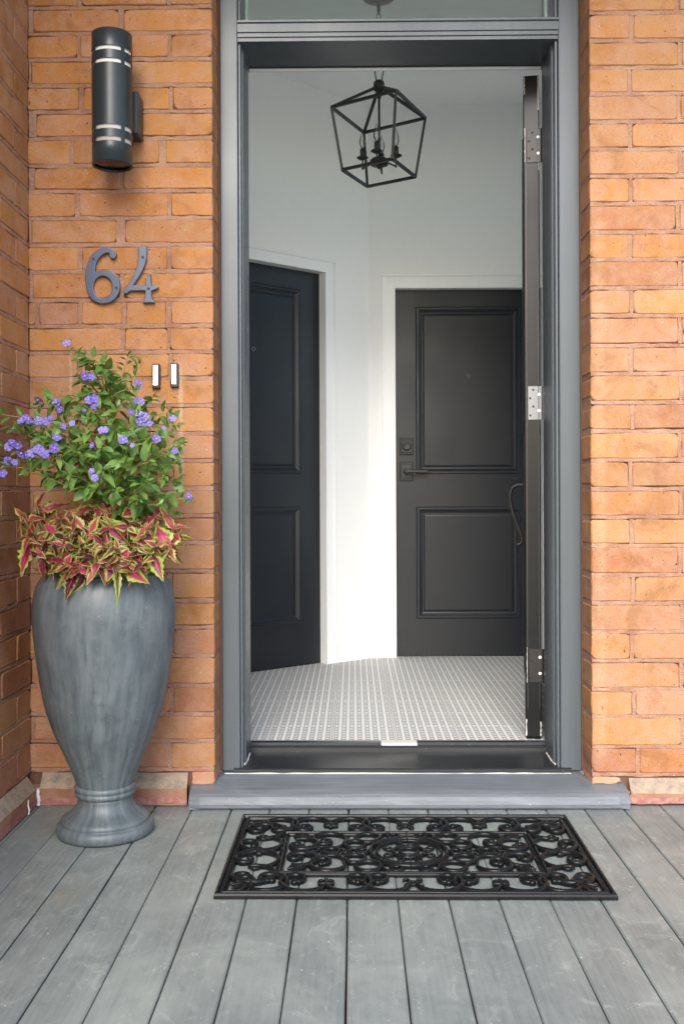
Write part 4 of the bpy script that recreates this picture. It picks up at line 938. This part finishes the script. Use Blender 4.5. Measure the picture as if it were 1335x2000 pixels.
# ------------------------------------------------------------------ plants
def leaf_mesh(name, mat, n, wfun, fold, bend, cols, teeth=0.0):
    V, F, UV = [], [], []
    us = [-1 + 2 * i / cols for i in range(cols + 1)]
    for i in range(n + 1):
        t = i / n; w = wfun(t); tw = teeth * (1 if i % 2 else -1) * (0 < i < n)
        for u_ in us:
            ww = w * (1 + tw * abs(u_))
            V.append((u_ * ww, t, abs(u_) * ww * fold - bend * t * t + 0.02 * math.sin(9 * t + 3 * u_) * (abs(u_))))
            UV.append((0.5 + u_ * 0.5, t))
    c1 = cols + 1
    for i in range(n):
        for q in range(cols): F.append((i * c1 + q, i * c1 + q + 1, (i + 1) * c1 + q + 1, (i + 1) * c1 + q))
    return meshdata(name, V, F, mat, True, UV)
ell = lambda wd: (lambda t: wd * (math.sin(math.pi * min(1, t ** 0.82)) ** 0.8) * (1 - 0.15 * t) + 0.012)
green = [leaf_mesh('leaf', 'leaf', 6, ell(wd), fo, be, 2) for wd, fo, be in ((0.22, 0.35, 0.25), (0.27, 0.2, 0.1), (0.19, 0.5, 0.4), (0.25, 0.1, 0.55), (0.23, 0.3, -0.12))]
lan = lambda wd: (lambda t: wd * (math.sin(math.pi * t ** 0.68) ** 1.05) * (1 - 0.28 * t) * (0.3 + 0.7 * min(1, t * 3)) + 0.008)
cole = [leaf_mesh('coleus_leaf', 'coleus', 12, lan(wd), fo, be, 4, te) for wd, fo, be, te in ((0.27, 0.3, 0.15, 0.15), (0.20, 0.7, 0.35, 0.20), (0.32, 0.2, 0.6, 0.10), (0.17, 0.9, -0.25, 0.16), (0.26, 0.25, 1.0, 0.22), (0.23, 0.6, 0.75, 0.12), (0.30, 0.05, -0.15, 0.18), (0.21, 0.4, 1.4, 0.14))]
def leaf_matrix(p, d, size, up=Vector((0, 0, 1)), roll=0.0):
    y = d.normalized(); x = y.cross(up)
    if x.length < 1e-3: x = Vector((1, 0, 0))
    x.normalize(); z = x.cross(y)
    m = Matrix((x, y, z)).transposed().to_4x4() @ Matrix.Rotation(roll, 4, 'Y')
    return Matrix.Translation(p) @ m @ Matrix.Scale(size, 4)

sb = thing('flowering_shrub', 'green leafy shrub with small violet flowers growing in the tall urn', 'shrub', (PX, PY, 0.69))
sto = Vector((PX, PY, 0.69))
stem = [Vector((PX + 0.012, PY, 0.68)), Vector((PX + 0.020, PY + 0.005, 0.80)), Vector((PX + 0.018, PY, 0.92)), Vector((PX + 0.012, PY - 0.005, 1.03)), Vector((PX + 0.02, PY, 1.14)), Vector((PX + 0.015, PY, 1.25))]
obj('stem', tube(crom(stem, 5), [0.0075 - 0.00022 * i for i in range(26)], 8), 'bark', sb, True)
obj('stake', tube([(PX + 0.004, PY - 0.022, 0.67), (PX + 0.006, PY - 0.022, 1.19)], 0.0055, 8), 'bark', sb, True)
tips = [(130, 672, 2.70, 'l'), (168, 690, 2.70), (250, 694, 2.72, 'l'), (272, 708, 2.70, 'l'), (182, 712, 2.72), (215, 718, 2.66), (240, 735, 2.68), (265, 755, 2.64), (300, 772, 2.68), (330, 803, 2.68), (345, 828, 2.70),
        (356, 865, 2.66), (342, 903, 2.64), (352, 928, 2.68), (345, 960, 2.62), (342, 1000, 2.64), (366, 972, 2.60, 'l'), (310, 985, 2.56), (270, 975, 2.53), (225, 955, 2.52), (170, 950, 2.54), (130, 925, 2.56),
        (90, 930, 2.58), (50, 920, 2.58), (12, 908, 2.57, 'l'), (8, 868, 2.58, 'l'), (15, 832, 2.60), (2, 806, 2.62, 'l'), (45, 820, 2.62), (75, 786, 2.66), (100, 778, 2.66), (135, 775, 2.66), (175, 765, 2.62),
        (120, 830, 2.58), (170, 830, 2.55), (230, 795, 2.58), (262, 840, 2.54), (200, 870, 2.50), (150, 880, 2.52), (110, 890, 2.54), (240, 900, 2.50), (290, 900, 2.52), (310, 850, 2.55), (200, 915, 2.50), (285, 940, 2.51),
        (75, 850, 2.58), (60, 880, 2.56), (95, 860, 2.58), (320, 930, 2.56), (215, 830, 2.53), (330, 880, 2.60), (250, 870, 2.50), (185, 800, 2.56), (280, 810, 2.58),
        (160, 740, 2.80), (240, 770, 2.84), (300, 830, 2.86), (330, 900, 2.82), (300, 960, 2.84), (220, 930, 2.86), (130, 900, 2.84), (80, 850, 2.80), (120, 800, 2.82), (200, 850, 2.88), (260, 900, 2.88), (180, 970, 2.80), (330, 850, 2.80),
        (300, 1000, 2.70), (250, 1000, 2.66), (205, 780, 2.76), (285, 870, 2.74), (140, 860, 2.72), (235, 830, 2.70), (60, 835, 2.68), (100, 920, 2.68)]
leaves = []
for tp in tips:
    tipp = at(tp[0], tp[1], tp[2]); loose = len(tp) > 3
    zb_ = max(0.86, min(1.17, tipp.z - R.uniform(0.05, 0.16))); root = Vector((PX + 0.016, PY, zb_))
    midp = root.lerp(tipp, 0.5) + Vector((R.uniform(-0.02, 0.02), R.uniform(-0.03, 0.02), R.uniform(0.0, 0.035)))
    path = crom([root, midp, tipp], 7); n = len(path)
    obj('branch', tube(path, [0.0030 * (1 - 0.72 * i / n) for i in range(n)], 5), 'bark' if R.random() < 0.3 else 'twig', sb, True)
    cnt = 10 if loose else R.randint(11, 15)
    for q in range(cnt):
        t_ = 0.30 + 0.70 * (q + R.random() * 0.6) / cnt; t_ = min(t_, 1.0)
        i = min(n - 2, int(t_ * (n - 1))); p = path[i].lerp(path[i + 1], t_ * (n - 1) - i)
        ax = (path[i + 1] - path[i]).normalized()
        side = Vector((R.gauss(0, 1), R.gauss(0, 1) - 0.45, R.gauss(0, 0.8) - 0.15)); side = (side - ax * side.dot(ax)).normalized()
        d = (ax * R.uniform(0.2, 0.9) + side).normalized()
        size = R.uniform(0.028, 0.048) * (0.72 if loose or t_ > 0.9 else 1.0) * (1.12 if R.random() < 0.2 else 1)
        up = Vector((R.gauss(0, 0.35), -0.55 + R.gauss(0, 0.35), 0.8)).normalized()
        leaves.append((p + d * 0.004, d, size, up, R.uniform(-0.5, 0.5)))
    # soft bright tip leaflets and buds
    for q in range(4):
        d = (path[-1] - path[-3]).normalized() + Vector((R.gauss(0, .7), R.gauss(0, .7), R.gauss(0, .6))); leaves.append((tipp, d.normalized(), R.uniform(0.014, 0.024), Vector((0, -0.6, 0.8)), R.uniform(-.6, .6)))
ok = lambda p, d, s: (p + d * s).x > XL + 0.012 and (p + d * s).y < YW - 0.012
leaves = [l for l in leaves if ok(l[0], l[1], l[2])]
leaves.sort(key=lambda l: l[0].y - l[2] * 2)
rest = []
for i, (p, d, s_, up, rl) in enumerate(leaves):
    m = leaf_matrix(p, d, s_, up, rl); me = green[R.randrange(5)]
    if i < 300:
        o = link(bpy.data.objects.new('leaf', me)); o.parent = sb; o.matrix_local = Matrix.Translation(-sto) @ m
    else: rest.append((me, m))
V, F, UV = [], [], []
for me, m in rest:
    b0 = len(V); V += [m @ vv.co for vv in me.vertices]
    uvl = {}; 
    for lp_ in me.loops: uvl[lp_.vertex_index] = tuple(me.uv_layers[0].data[lp_.index].uv)
    UV += [uvl[i] for i in range(len(me.vertices))]; F += [tuple(i + b0 for i in p.vertices) for p in me.polygons]
tag(obj('foliage', (V, F), 'leaf', sb, True, UV), kind='stuff')
# flowers
def flower_mesh(cup):
    V, F, UV = [(0, 0, -0.1)], [], [(0, 0)]; n = 30
    for r_, zz in ((0.45, 0.0), (0.8, cup * 0.6), (1.0, cup)):
        for k_ in range(n):
            a = 2 * math.pi * k_ / n; lob = 1 - 0.13 * (0.5 - 0.5 * math.cos(5 * a + math.pi)) ** 2 * (r_ > 0.9) 
            x, y = r_ * lob * math.cos(a), r_ * lob * math.sin(a); V.append((x, y, zz + 0.05 * math.cos(5 * a) * r_)); UV.append((x, y))
    for k_ in range(n): F.append((0, 1 + k_, 1 + (k_ + 1) % n))
    for q in range(2):
        for k_ in range(n): F.append((1 + q * n + k_, 1 + (q + 1) * n + k_, 1 + (q + 1) * n + (k_ + 1) % n, 1 + q * n + (k_ + 1) % n))
    return meshdata('flower', V, F, 'petal', True, UV)
flm = [flower_mesh(0.22), flower_mesh(0.02), flower_mesh(-0.15)]
cone = meshdata('flower_centre', *lathe([(0.19, -0.02), (0.16, 0.18), (0.06, 0.34)], (0, 0, 0), 10), 'yellow', True)
FL = [(130, 667), (166, 732), (179, 733, .8), (73, 778), (110, 784), (116, 797, .8), (172, 779, .9), (182, 776), (184, 789, .9), (41, 820), (49, 813, .8), (55, 817), (74, 819), (90, 820, .9), (99, 814, .7), (122, 830, .7), (140, 824, .7), (110, 852),
      (15, 869), (22, 863), (33, 865), (40, 882), (50, 886, .8), (61, 882), (74, 875, 1.1), (86, 884), (105, 873, 1.1), (14, 897), (27, 900, .7), (3, 921), (198, 838, .8), (205, 837, .8), (240, 858), (270, 749), (275, 783, .9), (268, 780, .7), (273, 808), (282, 812), (290, 824, 1.05),
      (275, 822, 1.05), (256, 803, .7), (305, 856), (338, 816, .8), (341, 879, .7), (180, 868, .7), (185, 931, .8), (368, 969, .8), (178, 917, .6), (320, 834, .5), (259, 868, .6), (164, 800, .5)]
def surf_y(px_, py_):
    # depth of the nearest foliage round that spot
    best = 2.66
    for (p, d, s_, up, rl) in leaves[:400]:
        q = (p.x * FX / p.y + HX - px_) ** 2 + ((CH - p.z) * FX / p.y + HY - py_) ** 2
        if q < 26 ** 2: best = min(best, p.y)
    return max(2.44, best - 0.012)
for fl in FL:
    yy = surf_y(fl[0], fl[1]); p = at(fl[0], fl[1], yy); sz = 0.0122 * (fl[2] if len(fl) > 2 else 1)
    if p.x < XL + 0.02: p.x = XL + 0.02
    nrm = Vector((R.gauss(0.2, 0.4), -1, R.gauss(0.25, 0.4))).normalized()
    m = Matrix.Translation(p) @ nrm.to_track_quat('Z', 'Y').to_matrix().to_4x4() @ Matrix.Rotation(R.uniform(0, 6), 4, 'Z') @ Matrix.Scale(sz, 4)
    o = link(bpy.data.objects.new('flower', R.choice(flm))); o.parent = sb; o.matrix_local = Matrix.Translation(-sto) @ m
    c_ = link(bpy.data.objects.new('flower_centre', cone)); c_.parent = o
    bk = p - nrm * 0.001; obj('flower_stalk', tube([bk, bk - nrm * 0.012 - Vector((0, 0, 0.004)), bk - nrm * 0.022 - Vector((0, -0.004, 0.016))], 0.0010, 4), 'twig', sb)

co_ = thing('coleus_plant', 'crimson and lime leaved coleus spilling over the urn rim', 'coleus', (PX, PY, 0.685))
cro = Vector((PX, PY, 0.685)); nleaf = 0
CT = []
whorls = [(45, 1008, 2.62), (72, 988, 2.68), (62, 1048, 2.60), (74, 1078, 2.57), (338, 1032, 2.64), (330, 1062, 2.60), (300, 1005, 2.64), (262, 995, 2.62), (190, 995, 2.62), (150, 1000, 2.62), (115, 1008, 2.62),
          (105, 1040, 2.56), (140, 1035, 2.56), (175, 1035, 2.56), (215, 1030, 2.56), (252, 1032, 2.56), (288, 1038, 2.57), (120, 1068, 2.53), (155, 1070, 2.525), (195, 1068, 2.52), (232, 1068, 2.52), (268, 1070, 2.53), (300, 1072, 2.55),
          (104, 1092, 2.545), (130, 1098, 2.53), (160, 1100, 2.52), (192, 1098, 2.515), (222, 1102, 2.515), (252, 1098, 2.52), (280, 1098, 2.53), (300, 1090, 2.555), (230, 1000, 2.70), (170, 1010, 2.74), (280, 1020, 2.74), (110, 1030, 2.74), (330, 1045, 2.72), (90, 1060, 2.68), (210, 1060, 2.62)]
colrest = []
for px_, py_, yy in whorls + [(x + R.uniform(-18, 18), y + R.uniform(-16, 14), q + R.uniform(0.0, 0.03)) for x, y, q in whorls[1:30]]:
    top = at(px_ + R.uniform(-4, 4), py_ + R.uniform(-4, 4), yy); out = Vector((top.x - PX, (top.y - PY) * 0.8, 0)); rr_ = min(0.13, out.length * 0.8); out.normalize()
    base = Vector((PX + out.x * rr_, PY + out.y * rr_, 0.69))
    path = crom([base, base.lerp(top, 0.5) + Vector((0, 0, 0.012)), top], 4)
    obj('coleus_stem', tube(path, 0.0024, 5), 'twig', co_, True)
    a0 = R.uniform(0, 6); face = (out * 0.7 + Vector((0, -0.55, 0.75))).normalized()
    e1 = face.orthogonal().normalized(); e2 = face.cross(e1)
    for lev in range(8):
        a = a0 + lev * 2 * math.pi / 4 + (0.8 if lev >= 4 else 0) + R.uniform(-0.35, 0.35)
        p = top - face * (0.0 if lev < 4 else 0.022)
        d = (e1 * math.cos(a) + e2 * math.sin(a) + face * R.uniform(-0.4, 0.9) + Vector((R.gauss(0, .25), R.gauss(0, .25), R.gauss(-0.08, .25)))).normalized()
        L_ = (R.uniform(0.022, 0.052) if lev < 4 else R.uniform(0.036, 0.074)) * R.choice([0.7, 0.85, 0.95, 1.1])
        e = p + d * L_
        if e.x < XL + 0.01 or e.y > YW - 0.01: continue
        if e.z < 0.655: continue
        nleaf += 1; up = (face + Vector((R.gauss(0, 0.5), R.gauss(0, 0.5), R.gauss(0, 0.5)))).normalized()
        colrest.append((cole[R.randrange(8)], leaf_matrix(p, d, L_, up, R.uniform(-0.6, 0.6)) @ Matrix.Diagonal((R.uniform(0.85, 1.45), 1, R.uniform(0.6, 1.5), 1))))
colrest.sort(key=lambda q: q[1].translation.y)
for me, m in colrest[:300]:
    o = link(bpy.data.objects.new('coleus_leaf', me)); o.parent = co_; o.matrix_local = Matrix.Translation(-cro) @ m
V, F, UV = [], [], []
for me, m in colrest[300:]:
    b0 = len(V); V += [m @ vv.co for vv in me.vertices]
    uvl = {lp_.vertex_index: tuple(me.uv_layers[0].data[lp_.index].uv) for lp_ in me.loops}
    UV += [uvl[i] for i in range(len(me.vertices))]; F += [tuple(i + b0 for i in p.vertices) for p in me.polygons]
if V: tag(obj('coleus_foliage', (V, F), 'coleus', co_, True, UV), kind='stuff')

# ------------------------------------------------------------------ rubber scroll doormat
MX, MY, MW, MD = 0.138, 2.549, 0.459, 0.284
mt = thing('doormat', 'black rubber doormat of pierced scrollwork lying before the step', 'doormat', (MX, MY, 0.0))
mt.rotation_euler.z = rad(-0.3)
mo = Vector((MX, MY, 0))
def mobj(name, g, parent=None, smooth=True):
    par = parent or mt; v, f = g
    o = obj(name, ([Vector(p) + mo for p in v], f), 'rubber', par, smooth); return o
ZM = 0.0075
def rect_loop(hx, hy, z): return [(-hx, -hy, z), (hx, -hy, z), (hx, hy, z), (-hx, hy, z)]
def frame(hx, hy, w, z1, ridge=None):
    # mitred bar: outer edge hx,hy; width w
    prof = [(0, 0.0008), (0, z1 * 0.55), (w * 0.06, z1 * 0.85), (w * 0.17, z1), (w * 0.30, z1 * 0.88), (w * 0.40, z1 * 0.45), (w * 0.58, z1 * 0.40), (w * 0.68, z1 * 0.75), (w * 0.80, z1 * 0.92), (w * 0.93, z1 * 0.75), (w, z1 * 0.4), (w, 0.0008)]
    V, F = [], []; n = len(prof)
    for (i, z) in prof: V += rect_loop(hx - i, hy - i, z)
    for q in range(n - 1):
        for k_ in range(4): F.append((q * 4 + k_, q * 4 + (k_ + 1) % 4, q * 4 + 4 + (k_ + 1) % 4, q * 4 + 4 + k_))
    return V, F
mobj('outer_rail', frame(MW, MD, 0.026, 0.0150), None, False)
IX, IY = 0.332, 0.152
mobj('inner_rail', frame(IX, IY, 0.019, 0.0115), None, False)
TR = 0.0051
def circ(cx, cy, r, a0=0, a1=360, n=26, r1=None):
    return [(cx + (r if r1 is None else r + (r1 - r) * i / n) * math.cos(rad(a0 + (a1 - a0) * i / n)), cy + (r if r1 is None else r + (r1 - r) * i / n) * math.sin(rad(a0 + (a1 - a0) * i / n)), ZM) for i in range(n + 1)]
def mtube(pts, r=TR): return tube(pts, r, 8, sq=1.45, up=(0, 0, 1))
def scroll(cx, cy, r, start, turn, sx=1, sy=1, name='scroll'):
    # C-scroll: most of a circle whose end curls in to a knob
    pts = circ(cx, cy, r, start, start + turn * 250, 24)
    e = Vector(pts[-1]); a = start + turn * 250; c2 = (cx + (r - r * 0.46) * math.cos(rad(a)), cy + (r - r * 0.46) * math.sin(rad(a)))
    pts += circ(c2[0], c2[1], r * 0.46, a, a + turn * 230, 14, r * 0.30)[1:]
    rr = [TR * (0.75 + 0.5 * math.sin(math.pi * i / len(pts))) for i in range(len(pts))]
    kb = lathe([(0.0015, 0.001), (0.0085, 0.002), (0.0095, 0.008), (0.0075, 0.0125), (0.003, 0.0142)], (pts[-1][0], pts[-1][1], 0), 12)
    g = join(mtube(pts, rr), kb)
    return [(p.x * sx, p.y * sy, p.z) for p in g[0]], g[1]
def mir(g, sx, sy):
    f = g[1] if sx * sy > 0 else [tuple(reversed(q)) for q in g[1]]
    return [(p[0] * sx, p[1] * sy, p[2]) for p in map(Vector, g[0])], f
def put4(name, g, both=True):
    for sx in (1, -1):
        for sy in (1, -1): mobj(name, mir(g, sx, sy))
def put2x(name, g):
    for sx in (1, -1): mobj(name, mir(g, sx, 1))
def put2y(name, g):
    for sy in (1, -1): mobj(name, mir(g, 1, sy))
BY, BX = (MD - 0.026 + IY) / 2, (MW - 0.026 + IX) / 2   # centre lines of the border
rb_ = (MD - 0.026 - IY) / 2 + 0.001
# long borders
put4('scroll', scroll(0.062, BY, rb_, 200, -1)); put4('scroll', scroll(0.152, BY, rb_, -20, 1))
put4('scroll', scroll(0.258, BY, rb_, 200, -1)); put4('scroll', scroll(0.345, BY, rb_ * 0.9, 20, 1))
def clasp(cx, cy, horiz):
    a, b = (0.020, 0.009) if horiz else (0.009, 0.020)
    return join(bbox(cx - a, cx + a, cy - b, cy + b, 0.001, 0.0135, 0.003), lathe([(0.006, 0.0138), (0.004, 0.0160), (0.001, 0.0165)], (cx - (a * .55 if horiz else 0), cy - (0 if horiz else b * .55), 0), 10), lathe([(0.006, 0.0138), (0.004, 0.0160), (0.001, 0.0165)], (cx + (a * .55 if horiz else 0), cy + (0 if horiz else b * .55), 0), 10))
put4('clasp', clasp(0.205, BY, True))
def bloom(cx, cy, s, ang0=0):
    # small fleur: ring and four curled sepals
    gs = [ring((cx, cy, ZM), 0.008 * s, 0.003, 'z', 16, 6, 1.4)]
    for k_ in range(4):
        a = rad(ang0 + 45 + 90 * k_); d = Vector((math.cos(a), math.sin(a), 0)); n_ = Vector((-d.y, d.x, 0)); o_ = Vector((cx, cy, ZM))
        gs.append(mtube(crom([o_ + d * 0.009 * s, o_ + d * 0.020 * s + n_ * 0.005 * s, o_ + d * 0.028 * s, o_ + d * 0.024 * s - n_ * 0.006 * s], 4), 0.0028))
    return join(*gs)
put2y('fleur', bloom(0, BY, 1.05))
# short borders
put4('scroll', scroll(BX, 0.055, rb_, 110, 1)); put4('scroll', scroll(BX, 0.152, rb_, -70, -1)); put2x('clasp', clasp(BX, 0.0, False))
put4('ring', ring((BX, 0.104, ZM), 0.012, 0.0034, 'z', 18, 7, 1.4))
# corner leaves
def fan(cx, cy, a0, s):
    gs = []
    for k_ in range(5):
        a = rad(a0 - 50 + 25 * k_); d = Vector((math.cos(a), math.sin(a), 0)); n_ = Vector((-d.y, d.x, 0)); o_ = Vector((cx, cy, ZM)); L_ = s * (1 - 0.10 * abs(k_ - 2))
        gs.append(tube(crom([o_, o_ + d * L_ * 0.5 + n_ * 0.002 * (k_ - 2), o_ + d * L_], 4), [0.003, 0.0042, 0.005, 0.0054, 0.0052, 0.0048, 0.004, 0.003, 0.0016], 7, sq=1.2, up=(0, 0, 1)))
    gs.append(ring((cx, cy, ZM), 0.011, 0.0035, 'z', 16, 6, 1.4))
    return join(*gs)
put4('leaf_ornament', fan(0.385, 0.205, 42, 0.052))
put4('scroll', scroll(0.398, 0.196, 0.022, 100, 1))
# inner field
for nm, r_, w_ in (('medallion_ring', 0.098, 0.0062), ('medallion_ring', 0.083, 0.0042), ('medallion_ring', 0.040, 0.0046), ('medallion_ring', 0.024, 0.0040)):
    mobj(nm, ring((0, 0, ZM), r_, w_, 'z', 44, 8, 1.3))
for k_ in range(8):
    a = rad(22.5 + 45 * k_); d = Vector((math.cos(a), math.sin(a), 0)); n_ = Vector((-d.y, d.x, 0)); o_ = Vector((0, 0, ZM))
    mobj('medallion_petal', mtube(crom([o_ + d * 0.042, o_ + d * 0.056 + n_ * 0.008, o_ + d * 0.070, o_ + d * 0.056 - n_ * 0.008, o_ + d * 0.044], 4), 0.0028))
mobj('spine', join(tube([(0, -IY + 0.018, 0.0135), (0, -0.026, 0.0135)], 0.0016, 6), tube([(0, 0.026, 0.0135), (0, IY - 0.018, 0.0135)], 0.0016, 6)))
put4('ring', ring((0.036, 0.116, ZM), 0.016, 0.0036, 'z', 20, 7, 1.4)); put4('ring', ring((0.105, 0.100, ZM), 0.032, 0.0052, 'z', 26, 8, 1.4))
put4('ring', ring((0.138, 0.050, ZM), 0.027, 0.0050, 'z', 24, 8, 1.4)); put2x('ring', ring((0.198, 0.0, ZM), 0.021, 0.0048, 'z', 22, 8, 1.4))
put2x('ring', ring((0.120, 0.0, ZM), 0.015, 0.0045, 'z', 20, 8, 1.4))
put4('scroll', scroll(0.205, 0.090, 0.043, 190, -1)); put4('scroll', scroll(0.274, 0.055, 0.040, 60, 1))
put2x('fleur', bloom(0.162, 0.0, 0.8)); put2x('fleur', bloom(0.245, 0.0, 0.95))
put4('leaf_ornament', fan(0.270, 0.108, 40, 0.038)); put4('curl', mtube(crom([(0.165, 0.075, ZM), (0.172, 0.045, ZM), (0.185, 0.030, ZM), (0.205, 0.028, ZM), (0.225, 0.034, ZM), (0.240, 0.028, ZM)], 5), 0.0038))
put4('curl', mtube(crom([(0.062, 0.080, ZM), (0.070, 0.105, ZM), (0.060, 0.128, ZM), (0.045, 0.136, ZM)], 5), 0.0038))

# a fallen petal, leaf crumbs and paint flecks lie on the boards
w = at(292, 1581, 2.92)
o = link(bpy.data.objects.new('fallen_leaf', green[1])); o.matrix_world = leaf_matrix(Vector((w.x, 2.90, 0.003)), Vector((1, -0.2, 0.02)), 0.022); tag(o, 'small fallen green leaf on the boards behind the urn foot', 'leaf')
